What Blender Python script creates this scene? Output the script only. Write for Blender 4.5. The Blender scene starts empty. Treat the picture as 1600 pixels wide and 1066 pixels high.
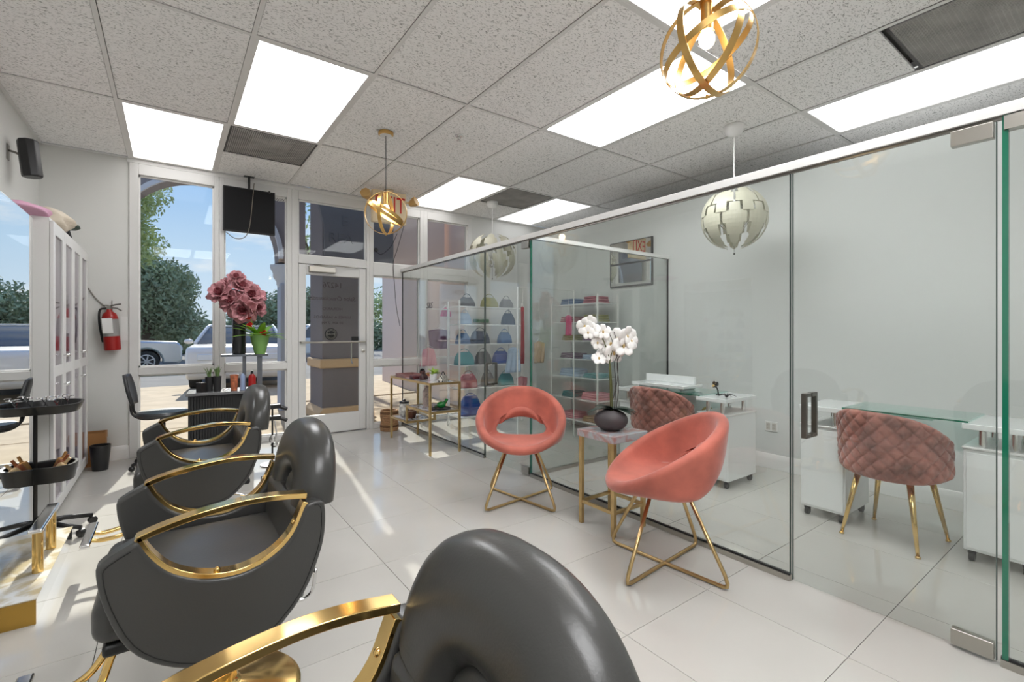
import bpy, bmesh, math, random
from math import sin, cos, pi, radians as R
from mathutils import Vector, Matrix
random.seed(7)
S = bpy.context.scene
COL = S.collection

# ------------------------------------------------------------------ camera, sky, sun, exposure
HC = 1.218
cam_d = bpy.data.cameras.new('camera'); cam = bpy.data.objects.new('camera', cam_d); COL.objects.link(cam)
cam_d.sensor_width = 36.0; cam_d.lens = 36 * 732.92 / 1600; cam_d.shift_y = -13.64 / 1600
cam_d.clip_start = 0.02; cam_d.clip_end = 500
cam.location = (0, 0, HC); cam.rotation_euler = (pi / 2, 0, -0.6289)
S.camera = cam
S.view_settings.view_transform = 'Standard'; S.view_settings.look = 'None'
S.view_settings.gamma = 1; S.view_settings.use_curve_mapping = False
S.view_settings.exposure = 0.30
S.cycles.use_denoising = True
S.cycles.max_bounces = 12; S.cycles.transparent_max_bounces = 24; S.cycles.glossy_bounces = 6
S.cycles.diffuse_bounces = 5; S.cycles.caustics_reflective = False; S.cycles.caustics_refractive = False
S.cycles.sample_clamp_indirect = 6

W = bpy.data.worlds.new('sky'); S.world = W; W.use_nodes = True
nt = W.node_tree; nt.nodes.clear()
def N(t, kind, **kw):
    n = t.nodes.new(kind)
    for k, v in kw.items():
        if k in n.inputs.keys(): n.inputs[k].default_value = v
        else: setattr(n, k, v)
    return n
tc = N(nt, 'ShaderNodeTexCoord'); sep = N(nt, 'ShaderNodeSeparateXYZ')
nt.links.new(tc.outputs['Generated'], sep.inputs[0])
ramp = N(nt, 'ShaderNodeValToRGB')
nt.links.new(sep.outputs['Z'], ramp.inputs[0])
cr = ramp.color_ramp
cr.elements[0].position = 0.0; cr.elements[0].color = (0.74, 0.84, 0.95, 1)
cr.elements[1].position = 0.6; cr.elements[1].color = (0.13, 0.32, 0.78, 1)
e = cr.elements.new(0.14); e.color = (0.56, 0.74, 0.95, 1)
e = cr.elements.new(0.3); e.color = (0.30, 0.54, 0.92, 1)
mp = N(nt, 'ShaderNodeMapping'); mp.inputs['Scale'].default_value = (1, 1, 3.2)
nz = N(nt, 'ShaderNodeTexNoise', Scale=5.5, Detail=6.0, Roughness=0.55)
nt.links.new(tc.outputs['Generated'], mp.inputs[0]); nt.links.new(mp.outputs[0], nz.inputs['Vector'])
r2 = N(nt, 'ShaderNodeValToRGB'); r2.color_ramp.elements[0].position = 0.5; r2.color_ramp.elements[1].position = 0.68
nt.links.new(nz.outputs['Fac'], r2.inputs[0])
mx = N(nt, 'ShaderNodeMixRGB'); mx.inputs['Color2'].default_value = (0.95, 0.96, 0.98, 1)
nt.links.new(r2.outputs[0], mx.inputs['Fac']); nt.links.new(ramp.outputs[0], mx.inputs['Color1'])
bg = N(nt, 'ShaderNodeBackground', Strength=0.85); out = N(nt, 'ShaderNodeOutputWorld')
nt.links.new(mx.outputs[0], bg.inputs[0]); nt.links.new(bg.outputs[0], out.inputs[0])

sun_d = bpy.data.lights.new('sun', 'SUN'); sun_d.energy = 5.6; sun_d.angle = R(0.6); sun_d.color = (1, 0.95, 0.87)
sun = bpy.data.objects.new('sun', sun_d); COL.objects.link(sun)
sd = Vector((-0.13, -1.0, -0.60)).normalized()
sun.rotation_euler = sd.to_track_quat('-Z', 'Y').to_euler(); sun.location = (0, 20, 12)

TROFFER = 9.6      # what the fluorescent diffusers give off
BULB = 28.0

# ------------------------------------------------------------------ materials
MATS = {}
def srgb(r, g, b):
    f = lambda c: (c / 255 / 12.92) if c <= 10.3 else ((c / 255 + 0.055) / 1.055) ** 2.4
    return (f(r), f(g), f(b), 1)
def mat(name, col, rough=0.5, metal=0.0, bump=None, var=None, coat=0.0, sheen=0.0, spec=None, trans=0.0, emit=None, es=0.0):
    """bump=(scale, strength, detail)   var=(scale, amount)"""
    if name in MATS: return MATS[name]
    m = bpy.data.materials.new(name); m.use_nodes = True; t = m.node_tree
    b = t.nodes['Principled BSDF']; col = tuple(col[:3]) + (1,)
    b.inputs['Base Color'].default_value = col; b.inputs['Roughness'].default_value = rough
    b.inputs['Metallic'].default_value = metal
    if coat: b.inputs['Coat Weight'].default_value = coat; b.inputs['Coat Roughness'].default_value = 0.08
    if sheen: b.inputs['Sheen Weight'].default_value = sheen; b.inputs['Sheen Roughness'].default_value = 0.4
    if spec is not None: b.inputs['Specular IOR Level'].default_value = spec
    if trans: b.inputs['Transmission Weight'].default_value = trans
    if emit: b.inputs['Emission Color'].default_value = tuple(emit[:3]) + (1,); b.inputs['Emission Strength'].default_value = es
    if bump or var:
        c = N(t, 'ShaderNodeTexCoord')
    if var:
        n = N(t, 'ShaderNodeTexNoise', Scale=var[0], Detail=4.0)
        t.links.new(c.outputs['Object'], n.inputs['Vector'])
        mr = N(t, 'ShaderNodeMapRange'); mr.inputs['From Min'].default_value = 0.3; mr.inputs['From Max'].default_value = 0.7
        mr.inputs['To Min'].default_value = 1 - var[1]; mr.inputs['To Max'].default_value = 1 + var[1] * 0.6
        t.links.new(n.outputs['Fac'], mr.inputs[0])
        mm = N(t, 'ShaderNodeVectorMath', operation='SCALE'); mm.inputs[0].default_value = col[:3]
        t.links.new(mr.outputs[0], mm.inputs['Scale']); t.links.new(mm.outputs[0], b.inputs['Base Color'])
    if bump:
        n = N(t, 'ShaderNodeTexNoise', Scale=bump[0], Detail=float(bump[2]))
        t.links.new(c.outputs['Object'], n.inputs['Vector'])
        bp = N(t, 'ShaderNodeBump', Strength=bump[1], Distance=0.002)
        t.links.new(n.outputs['Fac'], bp.inputs['Height']); t.links.new(bp.outputs[0], b.inputs['Normal'])
    MATS[name] = m
    return m
def glass_mat(name, tint, ior=1.45, rough=0.0, glossy=(1, 1, 1)):
    m = bpy.data.materials.new(name); m.use_nodes = True; t = m.node_tree; t.nodes.clear()
    o = N(t, 'ShaderNodeOutputMaterial'); fr = N(t, 'ShaderNodeFresnel')
    ge = N(t, 'ShaderNodeNewGeometry'); mr = N(t, 'ShaderNodeMapRange')   # same reflectance on both sides of a thin sheet
    mr.inputs['To Min'].default_value = ior; mr.inputs['To Max'].default_value = 1 / ior
    t.links.new(ge.outputs['Backfacing'], mr.inputs[0]); t.links.new(mr.outputs[0], fr.inputs['IOR'])
    tr = N(t, 'ShaderNodeBsdfTransparent'); tr.inputs[0].default_value = tuple(tint) + (1,)
    gl = N(t, 'ShaderNodeBsdfGlossy', Roughness=rough); gl.inputs[0].default_value = tuple(glossy) + (1,)
    mxs = N(t, 'ShaderNodeMixShader')
    t.links.new(fr.outputs[0], mxs.inputs[0]); t.links.new(tr.outputs[0], mxs.inputs[1]); t.links.new(gl.outputs[0], mxs.inputs[2])
    t.links.new(mxs.outputs[0], o.inputs[0]); MATS[name] = m
    return m
def lamp_mat(name, col, st):
    m = bpy.data.materials.new(name); m.use_nodes = True; t = m.node_tree; t.nodes.clear()
    o = N(t, 'ShaderNodeOutputMaterial'); em = N(t, 'ShaderNodeEmission', Strength=st); em.inputs[0].default_value = tuple(col[:3]) + (1,)
    t.links.new(em.outputs[0], o.inputs[0]); MATS[name] = m
    return m

M_wall = mat('painted wall', srgb(222, 222, 219), 0.6, bump=(60, 0.15, 3))
M_wallr = mat('painted wall of nail room', srgb(219, 221, 219), 0.6, bump=(60, 0.15, 3))
M_white = mat('white paint', srgb(232, 231, 229), 0.35)
M_alu = mat('white frame', srgb(222, 221, 219), 0.35)
M_gloss = mat('white gloss lacquer', srgb(236, 238, 238), 0.12, coat=0.6)
M_tee = mat('ceiling grid', srgb(226, 224, 222), 0.5)
M_grout = mat('grout', srgb(135, 132, 128), 0.8)
M_gold = mat('polished gold', (0.83, 0.57, 0.22), 0.13, 1.0, var=(6, 0.12))
M_brass = mat('brushed brass', (0.60, 0.43, 0.21), 0.28, 1.0, var=(20, 0.15))
M_ring = mat('satin brass', (0.66, 0.42, 0.15), 0.3, 1.0)
M_chrome = mat('chrome', (0.82, 0.82, 0.82), 0.1, 1.0)
M_steel = mat('brushed steel', (0.47, 0.45, 0.41), 0.3, 1.0)
M_dsteel = mat('dark steel', (0.22, 0.21, 0.19), 0.3, 1.0)
M_black = mat('black plastic', (0.012, 0.012, 0.013), 0.35)
M_matblack = mat('matt black', (0.02, 0.02, 0.021), 0.7)
M_leath = mat('charcoal leather', (0.052, 0.051, 0.049), 0.29, bump=(220, 0.12, 4), spec=0.5)
M_stitch = mat('black stitching', (0.01, 0.01, 0.01), 0.7)
M_pink = mat('coral velvet', srgb(190, 104, 88), 0.75, sheen=0.35, var=(6, 0.3), bump=(14, 0.35, 3))
M_mauve = mat('dusty rose velvet', srgb(176, 116, 104), 0.7, sheen=0.5, var=(10, 0.5), bump=(20, 0.3, 3))
M_mirror = mat('mirror', (0.86, 0.88, 0.88), 0.0, 1.0)
M_green = mat('leaf green', srgb(70, 110, 45), 0.45, var=(12, 0.3))
M_dkleaf = mat('dark orchid leaf', srgb(30, 48, 38), 0.3)
M_petal = mat('white petal', srgb(245, 243, 240), 0.55, var=(20, 0.05))
M_glass = glass_mat('clear partition glass', (0.905, 0.922, 0.912), 1.5)
M_wglass = glass_mat('window glass', (0.94, 0.955, 0.95), 1.2)
M_edge = mat('green glass edge', srgb(30, 110, 85), 0.08, spec=0.8)
M_tglass = glass_mat('table glass', (0.80, 0.93, 0.90), 1.5)
M_troffer = lamp_mat('lit diffuser', (0.985, 0.99, 1.0), TROFFER)
M_dim = lamp_mat('dim diffuser', (1.0, 0.98, 0.96), 2.0)  # also puts a glow into the off-looking panel near the exit sign
M_troffer2 = lamp_mat('softer lit diffuser', (0.985, 0.99, 1.0), 2.0)
M_troffer3 = lamp_mat('weak lit diffuser', (0.985, 0.99, 1.0), 1.3)
M_bulb = lamp_mat('lit bulb', (1.0, 0.80, 0.52), BULB)

# fissured acoustic ceiling tile
def ceiling_tile_mat():
    m = bpy.data.materials.new('acoustic tile'); m.use_nodes = True; t = m.node_tree; b = t.nodes['Principled BSDF']
    b.inputs['Roughness'].default_value = 0.9
    c = N(t, 'ShaderNodeTexCoord'); n0 = N(t, 'ShaderNodeTexNoise', Scale=14.0, Detail=2.0)
    t.links.new(c.outputs['Object'], n0.inputs['Vector'])
    ad = N(t, 'ShaderNodeMixRGB'); ad.blend_type = 'ADD'; ad.inputs[0].default_value = 0.05
    t.links.new(c.outputs['Object'], ad.inputs[1]); t.links.new(n0.outputs['Color'], ad.inputs[2])
    mp = N(t, 'ShaderNodeMapping'); mp.inputs['Scale'].default_value = (1.0, 2.1, 1.0); mp.inputs['Rotation'].default_value = (0, 0, 0.5)
    t.links.new(ad.outputs[0], mp.inputs[0])
    n = N(t, 'ShaderNodeTexNoise', Scale=62.0, Detail=3.0, Roughness=0.6)
    t.links.new(mp.outputs[0], n.inputs['Vector'])
    r = N(t, 'ShaderNodeValToRGB'); r.color_ramp.elements[0].position = 0.34; r.color_ramp.elements[0].color = srgb(172, 170, 168)
    r.color_ramp.elements[1].position = 0.46; r.color_ramp.elements[1].color = srgb(250, 248, 247)
    t.links.new(n.outputs['Fac'], r.inputs[0]); t.links.new(r.outputs[0], b.inputs['Base Color'])
    bp = N(t, 'ShaderNodeBump', Strength=0.5, Distance=0.003)
    t.links.new(r.outputs[0], bp.inputs['Height']); t.links.new(bp.outputs[0], b.inputs['Normal'])
    MATS['acoustic tile'] = m
    return m
M_tile = ceiling_tile_mat()
M_floor = mat('polished porcelain', srgb(199, 196, 190), 0.07, var=(2.5, 0.035), spec=0.6)
M_conc = mat('outdoor concrete', srgb(192, 172, 144), 0.9, bump=(12, 0.4, 4), var=(3, 0.14))
M_asph = mat('asphalt', srgb(120, 118, 116), 0.95, var=(2, 0.15))
M_stucco = mat('slate grey stucco', srgb(122, 117, 120), 0.9, bump=(40, 0.4, 4))
M_stucco2 = mat('mauve stucco', srgb(232, 214, 204), 0.9, bump=(40, 0.4, 4))
M_tan = mat('tan moulding', srgb(200, 172, 138), 0.8)
M_bark = mat('bark', srgb(90, 78, 66), 0.9, bump=(20, 0.6, 4))
M_leafA = mat('tree leaves', srgb(176, 190, 128), 0.7, var=(0.8, 0.4))
M_leafB = mat('tree leaves dark', srgb(146, 160, 126), 0.7, var=(0.8, 0.35))

# ------------------------------------------------------------------ mesh helpers
def obj(name, verts, faces, m, parent=None, smooth=False, loc=None, uvs=None):
    me = bpy.data.meshes.new(name); me.from_pydata([tuple(v) for v in verts], [], faces)
    if m:
        if isinstance(m, list):
            for k in m: me.materials.append(k)
        else: me.materials.append(m)
    if smooth:
        for p in me.polygons: p.use_smooth = True
    me.validate(); me.update()
    o = bpy.data.objects.new(name, me); COL.objects.link(o)
    if parent: o.parent = parent
    if loc: o.location = loc
    return o
class MB:
    def __init__(s): s.v = []; s.f = []
    def add(s, v, f):
        n = len(s.v); s.v += [Vector(p) for p in v]; s.f += [[i + n for i in q] for q in f]; return s
    def box(s, x0, x1, y0, y1, z0, z1, mtx=None):
        v = [Vector((x, y, z)) for z in (z0, z1) for y in (y0, y1) for x in (x0, x1)]
        if mtx: v = [mtx @ p for p in v]
        return s.add(v, [[0, 2, 3, 1], [4, 5, 7, 6], [0, 1, 5, 4], [1, 3, 7, 5], [3, 2, 6, 7], [2, 0, 4, 6]])
    def lathe(s, prof, n=24, c=(0, 0, 0), mtx=None):
        v = []; f = []
        for r, z in prof:
            for k in range(n):
                a = 2 * pi * k / n; v.append(Vector((c[0] + r * cos(a), c[1] + r * sin(a), c[2] + z)))
        for i in range(len(prof) - 1):
            for k in range(n):
                f.append([i * n + k, i * n + (k + 1) % n, (i + 1) * n + (k + 1) % n, (i + 1) * n + k])
        if prof[0][0] > 1e-5: f.append(list(range(n))[::-1])
        if prof[-1][0] > 1e-5: f.append([(len(prof) - 1) * n + k for k in range(n)])
        if mtx: v = [mtx @ p for p in v]
        return s.add(v, f)
    def tube(s, pts, r, n=8, closed=False, flat=None, up=None, rr=None):
        """round tube, or a flat band when flat=(half width, half thickness) with 'up' the width direction"""
        pts = [Vector(p) for p in pts]; L = len(pts); v = []; f = []
        prev = None
        for i, p in enumerate(pts):
            a = pts[(i - 1) % L] if (closed or i > 0) else p
            b = pts[(i + 1) % L] if (closed or i < L - 1) else p
            t = (b - a).normalized()
            if up is not None:
                u = Vector(up[i]) if isinstance(up, list) else Vector(up)
            else:
                u = prev if prev is not None else (Vector((0, 0, 1)) if abs(t.z) < 0.9 else Vector((1, 0, 0)))
            u = (u - t * u.dot(t)).normalized(); w = t.cross(u); prev = u
            q = r if rr is None else rr[i]
            if flat:
                for (a1, b1) in ((-1, -1), (1, -1), (1, 1), (-1, 1)): v.append(p + u * a1 * flat[0] + w * b1 * flat[1])
            else:
                for k in range(n): v.append(p + (u * cos(2 * pi * k / n) + w * sin(2 * pi * k / n)) * q)
        n = 4 if flat else n
        for i in range(L if closed else L - 1):
            j = (i + 1) % L
            for k in range(n): f.append([i * n + k, i * n + (k + 1) % n, j * n + (k + 1) % n, j * n + k])
        if not closed: f.append(list(range(n))[::-1]); f.append([(L - 1) * n + k for k in range(n)])
        return s.add(v, f)
    def ball(s, c, rx, ry=None, rz=None, n=16, m=10, mtx=None):
        ry = ry or rx; rz = rz or rx
        v = [Vector((0, 0, -rz))]; f = []
        for i in range(1, m):
            a = -pi / 2 + pi * i / m
            for k in range(n): v.append(Vector((rx * cos(a) * cos(2 * pi * k / n), ry * cos(a) * sin(2 * pi * k / n), rz * sin(a))))
        v.append(Vector((0, 0, rz))); T = len(v) - 1
        for k in range(n): f.append([0, 1 + (k + 1) % n, 1 + k])
        for i in range(m - 2):
            for k in range(n): f.append([1 + i * n + k, 1 + i * n + (k + 1) % n, 1 + (i + 1) * n + (k + 1) % n, 1 + (i + 1) * n + k])
        for k in range(n): f.append([T, 1 + (m - 2) * n + k, 1 + (m - 2) * n + (k + 1) % n])
        if mtx: v = [mtx @ p for p in v]
        v = [p + Vector(c) for p in v]
        return s.add(v, f)
    def prism(s, poly, axis, a, b):
        """extrude a 2-D polygon; axis 'y': poly is (x,z); 'x': (y,z); 'z': (x,y)"""
        n = len(poly)
        mk = {'y': lambda p, t: (p[0], t, p[1]), 'x': lambda p, t: (t, p[0], p[1]), 'z': lambda p, t: (p[0], p[1], t)}[axis]
        v = [mk(p, a) for p in poly] + [mk(p, b) for p in poly]
        f = [list(range(n))[::-1], [n + k for k in range(n)]] + [[k, (k + 1) % n, n + (k + 1) % n, n + k] for k in range(n)]
        return s.add(v, f)
    def grid(s, fn, nu, nv, closeu=False):
        v = [Vector(fn(i / nu, j / nv)) for i in range(nu if closeu else nu + 1) for j in range(nv + 1)]
        f = []; NU = nu if closeu else nu + 1
        for i in range(nu):
            for j in range(nv):
                a = (i % NU) * (nv + 1) + j; b = ((i + 1) % NU) * (nv + 1) + j
                f.append([a, b, b + 1, a + 1])
        return s.add(v, f)
    def build(s, name, m, parent=None, smooth=False, bevel=0, seg=2, solid=0, sub=0, off=0, auto=False):
        o = obj(name, s.v, s.f, m, parent, smooth)
        me = o.data; bm = bmesh.new(); bm.from_mesh(me)
        if not solid: bmesh.ops.recalc_face_normals(bm, faces=bm.faces)
        bm.to_mesh(me); bm.free()
        if solid:
            d = o.modifiers.new('solid', 'SOLIDIFY'); d.thickness = solid; d.offset = off
        if bevel:
            d = o.modifiers.new('bevel', 'BEVEL'); d.width = bevel; d.segments = seg; d.limit_method = 'ANGLE'; d.angle_limit = R(40)
        if sub:
            d = o.modifiers.new('sub', 'SUBSURF'); d.levels = sub; d.render_levels = sub
        if auto or bevel:
            for p in me.polygons: p.use_smooth = True
            if not sub:
                d = o.modifiers.new('wn', 'WEIGHTED_NORMAL'); d.keep_sharp = True
                me.set_sharp_from_angle(angle=R(40))
        return o
def box(name, x0, x1, y0, y1, z0, z1, m, parent=None, bevel=0):
    return MB().box(x0, x1, y0, y1, z0, z1).build(name, m, parent, bevel=bevel)
def tag(o, label=None, cat=None, group=None, kind=None):
    if label: o['label'] = label
    if cat: o['category'] = cat
    if group: o['group'] = group
    if kind: o['kind'] = kind
    return o
def thing(name, label, cat, loc=(0, 0, 0), rz=0.0, group=None):
    o = bpy.data.objects.new(name, None); COL.objects.link(o); o.empty_display_size = 0.1
    o.location = loc; o.rotation_euler = (0, 0, rz)
    return tag(o, label, cat, group)
def struct(o): o['kind'] = 'structure'; return o
KIDS = {}
def copy_tree(o, parent=None):
    c = o.copy(); COL.objects.link(c); c.parent = parent
    for ch in list(o.children): copy_tree(ch, c)
    return c
def place(o, loc, rz=0.0, label=None, group=None):
    c = copy_tree(o); c.location = loc; c.rotation_euler = (0, 0, rz)
    if label: c['label'] = label
    if group: c['group'] = group
    return c
def spline(pts, n=8):
    """Catmull-Rom through points"""
    P = [Vector(p) for p in pts]; P = [P[0] * 2 - P[1]] + P + [P[-1] * 2 - P[-2]]; o = []
    for i in range(1, len(P) - 2):
        for k in range(n):
            t = k / n
            o.append(0.5 * ((2 * P[i]) + (-P[i - 1] + P[i + 1]) * t + (2 * P[i - 1] - 5 * P[i] + 4 * P[i + 1] - P[i + 2]) * t * t + (-P[i - 1] + 3 * P[i] - 3 * P[i + 1] + P[i + 2]) * t ** 3))
    o.append(P[-2]); return o
def text(body, size, loc, rot, m, name, parent=None, align='CENTER', ext=0.001, font=None, shear=0.0, sx=1.0):
    c = bpy.data.curves.new(name, 'FONT'); c.body = body; c.size = size; c.align_x = align; c.extrude = ext; c.shear = shear
    c.resolution_u = 3
    t = bpy.data.objects.new(name, c)
    COL.objects.link(t); bpy.context.view_layer.update()
    me = bpy.data.meshes.new_from_object(t); bpy.data.objects.remove(t)
    o = bpy.data.objects.new(name, me); COL.objects.link(o); me.materials.clear(); me.materials.append(m)
    o.location = loc; o.rotation_euler = rot; o.scale = (sx, 1, 1)
    if parent: o.parent = parent
    return o

# ------------------------------------------------------------------ room shell
ZC = 2.9005; YW = 5.844; XL = -0.95; XR = 4.35; XU = 5.13; YB = -2.6; XG = 2.457; ZG = 2.006
floor = struct(box('floor', XL, XR, YB, YW + 0.1, -0.12, -0.012, M_grout))
FT = 0.5712; gx0 = 0.9105 - 4 * FT; gy0 = 0.6813 - 6 * FT
me_cache = {}
for i in range(11):
    for j in range(17):
        x0 = max(gx0 + i * FT, XL); x1 = min(gx0 + (i + 1) * FT, XR); y0 = max(gy0 + j * FT, YB); y1 = min(gy0 + (j + 1) * FT, YW)
        if x1 - x0 < 0.02 or y1 - y0 < 0.02: continue
        key = (round(x1 - x0, 3), round(y1 - y0, 3))
        g = 0.0011
        if key not in me_cache:
            o = box('floor_tile', g, key[0] - g, g, key[1] - g, -0.012, 0, M_floor, floor, bevel=0.0008)
            me_cache[key] = o
        else:
            o = me_cache[key].copy(); COL.objects.link(o)
        o.location = (x0, y0, 0)

struct(box('wall_left', XL - 0.12, XL, YB, YW, 0, ZC, M_wall))
struct(box('wall_back', XL - 0.12, XU + 0.12, YB - 0.12, YB, 0, ZC, M_wall))
struct(box('wall_right', XR, XR + 0.1, YB, YW, 0, 2.60, M_wallr))
struct(box('wall_right_upper', XU, XU + 0.1, YB, YW, 2.50, ZC, M_wallr))
struct(box('trim_1', XR + 0.101, XU - 0.001, YB, YW, 2.50, 2.60, M_wallr))
# window wall: solid pieces
wf = MB(); wf.box(XL, -0.326, YW, YW + 0.16, 0, ZC); wf.box(3.531, XU, YW, YW + 0.16, 0, ZC)
struct(wf.build('wall_front', M_wall))
bb = MB()
def base_prof(o): return [(0, 0), (0.018, 0), (0.018, 0.085), (0.012, 0.10), (0.012, 0.115), (0.004, 0.13), (0, 0.13)]
struct(MB().prism([(XR - a, z) for a, z in base_prof(0)], 'y', YB, YW).build('baseboard_right', M_white, bevel=0.002))
struct(MB().prism([(YW - a, z) for a, z in base_prof(0)], 'x', XL, -0.30).build('baseboard_front', M_white, bevel=0.002))
struct(MB().prism([(XL + a, z) for a, z in base_prof(0)], 'y', YB, 3.9).build('baseboard_left', M_white, bevel=0.002))

# ceiling: slab, tee grid, lay-in tiles
ceil_ = struct(box('ceiling', XL - 0.1, XU + 0.1, YB - 0.1, YW + 0.16, ZC + 0.09, ZC + 0.15, M_grout))
CW = 0.7015; CL = 1.403; cx0 = -0.3215; cy0 = 5.8128
special = {(0, 0): 'dim', (1, 1): 'lit', (1, 0): 'grille', (4, 2): 'lit', (4, 0): 'dim', (5, 0): 'grille2', (6, 0): 'lit', (6, 3): 'lit', (5, 3): 'grille3', (3, 3): 'lit', (1, 4): 'lit', (0, 4): 'lit'}  # lit cells behind the camera are added, unseen, to brighten the room
tile_cache = {}
def ctile(x0, x1, y0, y1, zoff=0.0):
    x0 = max(x0, XL); x1 = min(x1, XU); y0 = max(y0, YB); y1 = min(y1, YW)
    if x1 - x0 < 0.03 or y1 - y0 < 0.03: return
    key = (round(x1 - x0, 3), round(y1 - y0, 3))
    if key not in tile_cache:
        o = box('ceiling_tile', 0.014, key[0] - 0.014, 0.014, key[1] - 0.014, 0.0, 0.018, M_tile, ceil_, bevel=0.002); tile_cache[key] = o
    else:
        o = tile_cache[key].copy(); COL.objects.link(o)
    o.location = (x0, y0, ZC + 0.002 + zoff)
TROFF = {'lit': ['bright ceiling panel in the second row from the windows, left of the gold pendant', 'bright long ceiling panel just behind the large near gold pendant', 'bright ceiling panel at the far right corner above the glass room', 'bright long ceiling panel above the glass door at right', 'bright ceiling panel cut by the top edge above the near gold pendant', 'added unseen ceiling panel behind the camera, brightening the styling area']}
troffs = {(1, 1): TROFF['lit'][0], (4, 2): TROFF['lit'][1], (6, 0): TROFF['lit'][2], (6, 3): TROFF['lit'][3], (3, 3): TROFF['lit'][4], (1, 4): TROFF['lit'][5], (0, 4): 'added unseen fill panel on the ceiling behind the camera, next to the left wall',
          (0, 0): 'dim white ceiling panel beside the left window, lowest at the left', (4, 0): 'smudged white ceiling panel, off-looking but given a dim glow, near the exit sign'}
def troffer(x0, x1, y0, y1, label, m):
    t = thing('ceiling_light', label, 'ceiling light', ((x0 + x1) / 2, (y0 + y1) / 2, ZC), 0, 'fluorescent ceiling panels')
    a = (x1 - x0) / 2 - 0.012; b = (y1 - y0) / 2 - 0.012
    fr = MB()
    for (q, r, s, u) in ((-a, a, -b, -b + 0.022), (-a, a, b - 0.022, b), (-a, -a + 0.022, -b + 0.022, b - 0.022), (a - 0.022, a, -b + 0.022, b - 0.022)): fr.box(q, r, s, u, -0.002, 0.03)
    fr.build('frame', M_tee, t)
    MB().box(-a + 0.02, a - 0.02, -b + 0.02, b - 0.02, 0.006, 0.012).build('diffuser', m, t)
    MB().box(-a, a, -b, b, 0.04, 0.075).build('housing', M_white, t)
M_grille = mat('dusty grille metal', srgb(186, 183, 180), 0.7, var=(5, 0.25))
M_grille_d = mat('dark duct', srgb(92, 90, 90), 0.8, var=(4, 0.3))
def grille(x0, x1, y0, y1, label, fine=True):
    t = thing('air_vent', label, 'vent', ((x0 + x1) / 2, (y0 + y1) / 2, ZC), 0, 'ceiling air vents')
    a = (x1 - x0) / 2 - 0.014; b = (y1 - y0) / 2 - 0.014
    MB().box(-a, a, -b, b, 0.05, 0.06).build('backing', M_grille_d, t)
    ctr = MB(); ctr.box(-a * 0.46, a * 0.46, -b * 0.42, b * 0.42, 0.012, 0.03); ctr.build('damper_plate', M_grille, t)
    fr = MB()
    for (q, r, s, u) in ((-a, a, -b, -b + 0.015), (-a, a, b - 0.015, b), (-a, -a + 0.015, -b, b), (a - 0.015, a, -b, b)): fr.box(q, r, s, u, 0, 0.012)
    fr.build('frame', M_grille_d, t)
    sl = MB(); n = 44
    for k in range(n):
        x = -a + 0.01 + (2 * a - 0.02) * (k + 0.5) / n
        sl.box(x - 0.0028, x + 0.0028, -b + 0.012, b - 0.012, 0.001, 0.006)
    n = 30
    for k in range(n):
        y = -b + 0.01 + (2 * b - 0.02) * (k + 0.5) / n
        sl.box(-a + 0.012, a - 0.012, y - 0.0015, y + 0.0015, 0.003, 0.006)
    o = sl.build('mesh_face', M_grille, t); o['kind'] = 'stuff'
for i in range(-1, 8):
    for j in range(0, 7):
        x0 = cx0 + i * CW; x1 = x0 + CW; y1 = cy0 - j * CL; y0 = y1 - CL; ym = y1 - CL / 2
        sp = special.get((i, j))
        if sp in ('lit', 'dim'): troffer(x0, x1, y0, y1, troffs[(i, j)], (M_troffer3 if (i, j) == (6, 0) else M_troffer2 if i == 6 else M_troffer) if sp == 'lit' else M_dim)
        elif sp in ('grille', 'grille2'):
            grille(x0, x1, ym, y1 if False else ym + 0, '') if False else None
            # the vent fills the half away from the windows
            grille(x0, x1, y0, ym, 'grey return air vent next to the bright panel near the left windows' if sp == 'grille' else 'dark square vent beside the far right ceiling panel')
            ctile(x0, x1, ym, y1)
        elif sp == 'grille3':
            grille(x0, x1, y0, ym, 'large fine mesh return vent at the top right above the glass door'); ctile(x0, x1, ym, y1)
        else: ctile(x0, x1, y0, y1, random.uniform(0, 0.003))
teeb = {}
for i in range(0, 8):
    x = cx0 + i * CW
    MB().box(x - 0.012, x + 0.012, YB, YW, ZC - 0.003, ZC + 0.002).build('grid_bar', M_tee, ceil_)
for j in range(0, 7):
    y = cy0 - j * CL
    MB().box(XL, XU, y - 0.012, y + 0.012, ZC - 0.0025, ZC + 0.0015).build('grid_bar', M_tee, ceil_)
MB().box(XL, XL + 0.022, YB, YW, ZC - 0.004, ZC + 0.002).box(XL, XU, YW - 0.022, YW, ZC - 0.004, ZC + 0.002).box(XU - 0.022, XU, YB, YW, ZC - 0.004, ZC + 0.002).build('edge_angle', M_tee, ceil_)

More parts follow.
